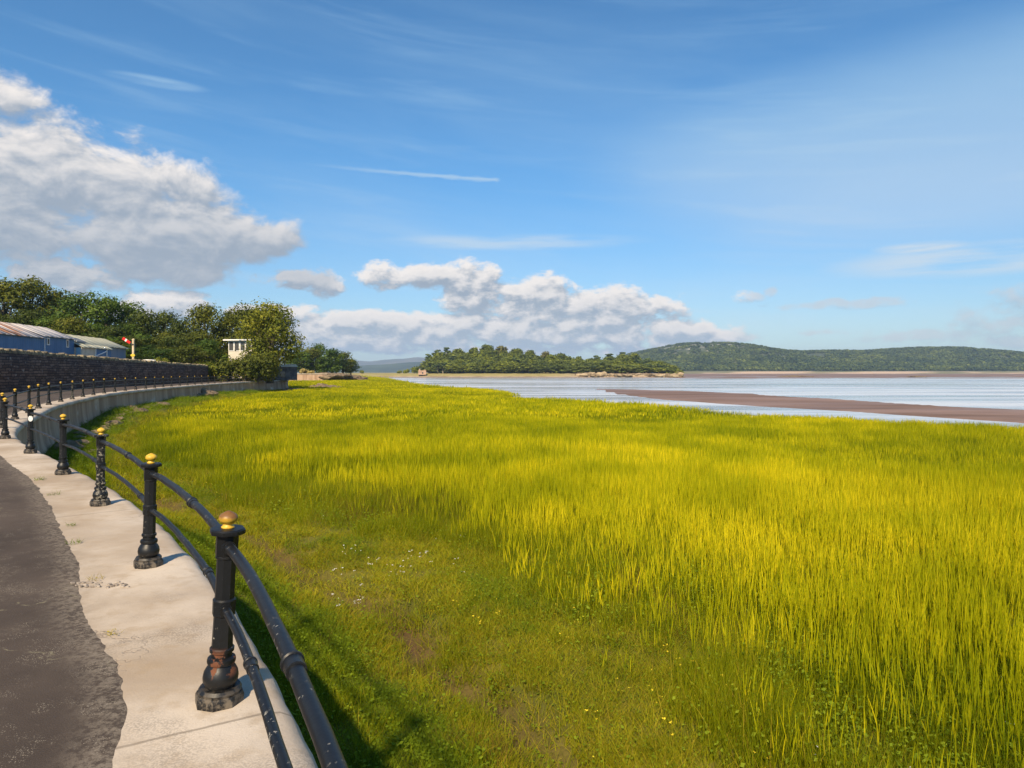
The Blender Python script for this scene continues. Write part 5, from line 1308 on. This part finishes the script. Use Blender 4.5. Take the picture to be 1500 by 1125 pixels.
# ================================================================== FAR HILLS
def hill_leaf():
    m, n, b = new_mat('hill_leaves'); oi = n.node('ShaderNodeObjectInfo'); r_ = oi.outputs['Random']; big = n.noise(n.pos(), .012, 4)
    f = n.m('ADD', n.m('MULTIPLY', r_, .5), n.m('MULTIPLY', n.step(big, .35, .65), .5))
    c = n.mix(n.step(f, .1, .5), (.024, .042, .013), (.058, .082, .020)); c = n.mix(n.step(f, .55, .95), c, (.115, .14, .03))
    n.put(b.inputs['Base Color'], c); b.inputs['Roughness'].default_value = .7; b.inputs['Specular IOR Level'].default_value = .1
    return m
def hills():
    rg = np.random.default_rng(3)
    HX = [880, 905, 930, 960, 985, 1010, 1040, 1065, 1085, 1110, 1130, 1160, 1210, 1260, 1300, 1345, 1385, 1420, 1460, 1500, 1560, 1640, 1760, 1900, 2100]
    HY = [541, 530, 520, 513, 507, 505, 504, 504.5, 507, 513, 516, 517.5, 516, 517, 514, 511.5, 511.5, 515, 522, 529, 531, 527, 529, 538, 545]
    RD = 2600.0
    def hz(x, y):
        H = (545 - np.interp(750 + 1000 * x / RD, HX, HY)) * RD / F + 3
        sh = 1800 + (fbm(x, x * 0, 260, 6) - .5) * 120
        prof = sstep(y, sh, RD) ** .85 * (1 - sstep(y, RD + 150, RD + 1100))
        foot = sstep(y, sh - 15, sh + 25) * 7
        return CZ - 5.2 + np.maximum(foot, 0) + np.maximum(H - 4, 0) * prof * (1 + (fbm(x, y, 170, 15) - .5) * .35 * (1 - prof)) + (fbm(x, y, 60, 18) - .5) * 5 * prof
    xs = np.linspace(300, 3700, 340); ys = np.concatenate([np.linspace(1690, 1860, 24), np.linspace(1875, 3700, 110)])
    X, Y = np.meshgrid(xs, ys); P = np.stack([X, Y, hz(X, Y)], -1)
    def lime(x, y):  # pale limestone pavement near the summit and a few clearings
        z = hz(x, y); px = 750 + 1000 * x / y; return ((fbm(x, y * .5, 30, 28, 3) > .56) & (z > 66) & (px > 955) & (px < 1100)) | ((fbm(x, y, 60, 29, 2) > .70) & (z > 25))
    m, n, b = new_mat('hill_ground'); p = n.pos(); X_, Y_, z = n.sep(p)[:3]
    a = n.noise(p, .02, 6); c = n.mix(n.step(a, .35, .65), (.035, .05, .018), (.075, .09, .03))
    lm = n.m('MULTIPLY', n.step(n.noise(n.vm('MULTIPLY', p, (.035, .02, .08)), 1.0, 5), .50, .60), n.m('MULTIPLY', n.step(z, 58, 78), n.step(X_, 1000, 900)))
    c = n.mix(lm, c, (.26, .25, .18))
    c = n.mix(n.m('MULTIPLY', n.step(z, 9, 6.5), 1.0), c, n.mix(n.step(n.noise(n.vm('MULTIPLY', p, (.006, .006, .1)), 1.0, 5), .4, .6), (.15, .14, .07), (.42, .31, .22)))
    n.put(b.inputs['Base Color'], c); b.inputs['Roughness'].default_value = .95
    tag(link('wooded_hill', grid_mesh('wooded_hill', P, m)), kind='structure')
    # its woods
    lm_ = hill_leaf()
    pr = []
    for j in range(5):
        C = rg.normal(0, 1, (46, 3)); C /= np.linalg.norm(C, axis=1)[:, None]; Nn = C.copy(); C = C * np.array([4.6, 4.6, 3.6]) * rg.uniform(.75, 1.0, (46, 1)) + np.array([0, 0, 4.2]); V, Fq = leaf_cards(C, Nn, 2.1, rg); pr.append(mesh_np('far_tree', V, Fq, lm_))
    n_ = 34000; x = rg.uniform(340, 3000, n_); y = rg.uniform(1800, 2800, n_); px = 750 + 1000 * x / y
    k = (px > 900) & (px < 1640) & (hz(x, y) > 9.0) & ~lime(x, y); x, y = x[k], y[k]; n_ = len(x); s = rg.uniform(.7, 1.6, n_) * np.interp(hz(x, y), [10, 60, 120], [1.0, .95, .75])
    z = hz(x, y)
    scatter('hill_woods', np.stack([x, y, z - .8], 1), np.stack([np.zeros(n_), np.zeros(n_), rg.uniform(0, 6.28, n_)], 1), np.stack([s, s, s], 1), rg.integers(0, 5, n_), pr)
    # low rocky islets on the flats
    for px, d, sx, lab in ((1165, 640, 16, 'long low brown islet stranded on the flats before the wooded hill'), (1342, 600, 8, 'small brown islet stranded on the flats below the lower hill')):
        o = link('rock_islet', rock_mesh(300 + int(sx), sx, 5, 1.2, m_rock, .35)); o.location = at(px, d, -4.5); tag(o, lab, 'islet')
    # blue hills far up the estuary
    def ridge(name, d, hx, hy, mat, deep, amp, seed, x0, x1):
        xs = np.linspace((x0 - 750) / F * d, (x1 - 750) / F * d, 160); ys = np.linspace(d - deep, d + deep, 24); X, Y = np.meshgrid(xs, ys)
        H = (545 - np.interp(750 + 1000 * X / d, hx, hy)) * d / F + 4; pr_ = np.cos((Y - d) / deep * math.pi / 2) ** 1.2
        Z = CZ - 6 + np.maximum(H, 0) * pr_ + (fbm(X, Y, d * .03, seed) - .5) * amp * pr_
        tag(link(name, grid_mesh(name, np.stack([X, Y, Z], -1), mat)), kind='structure')
    mh = flat_mat('far_wooded_slope', (.03, .045, .02), (.06, .08, .03), .004, .95)
    mf = flat_mat('far_moorland', (.09, .09, .05), (.16, .14, .08), .003, .95)
    ridge('far_blue_hill', 5200, [380, 450, 500, 525, 545, 575, 605, 640, 700, 800, 900], [546, 541, 538, 535.5, 535, 533, 530.5, 529, 532, 538, 546], mh, 900, 14, 4, 300, 950)
    ridge('far_moor_hill', 9000, [380, 480, 520, 545, 565, 590, 612, 640, 720, 820], [545, 535, 528, 529, 527, 525.5, 523, 524, 530, 545], mf, 1200, 16, 9, 350, 860)
    # marsh across the channel, up to the blue hills
    xs = np.linspace(-2200, 250, 40); ys = np.linspace(0, 1, 20); P = np.zeros((20, 40, 3))
    for i in range(20):
        for j in range(40):
            u = j / 39; y0 = 700 + 60 * math.sin(j * .9); y = y0 + (4300 - y0) * ys[i] ** 2; P[i, j] = ((-.36 + .40 * u) * y, y, 1.0 + 1.4 * min(1, i / 2) * min(1, (39 - j) / 5))
    tag(link('far_marsh_ground', grid_mesh('far_marsh_ground', P, flat_mat('far_marsh_turf', (.20, .17, .06), (.32, .27, .10), .02, .95))), kind='structure')
hills()

# ================================================================== AIR
def haze():
    mb = MB(); x0, x1, y0, y1, z0, z1 = -7000, 9000, -500, 10800, -2, 260
    mb.box(((x0 + x1) / 2, (y0 + y1) / 2, (z0 + z1) / 2), (x1 - x0, y1 - y0, z1 - z0))
    m = bpy.data.materials.new('haze_air'); m.use_nodes = True; nt = m.node_tree; nt.nodes.remove(nt.nodes['Principled BSDF'])
    v = nt.nodes.new('ShaderNodeVolumePrincipled'); v.inputs['Color'].default_value = (.48, .68, 1.0, 1); v.inputs['Density'].default_value = HAZE; v.inputs['Anisotropy'].default_value = 0.0
    nt.links.new(v.outputs[0], nt.nodes['Material Output'].inputs['Volume'])
    o = mb.build('haze', m); o['kind'] = 'stuff'
HAZE = 0.0001
haze()
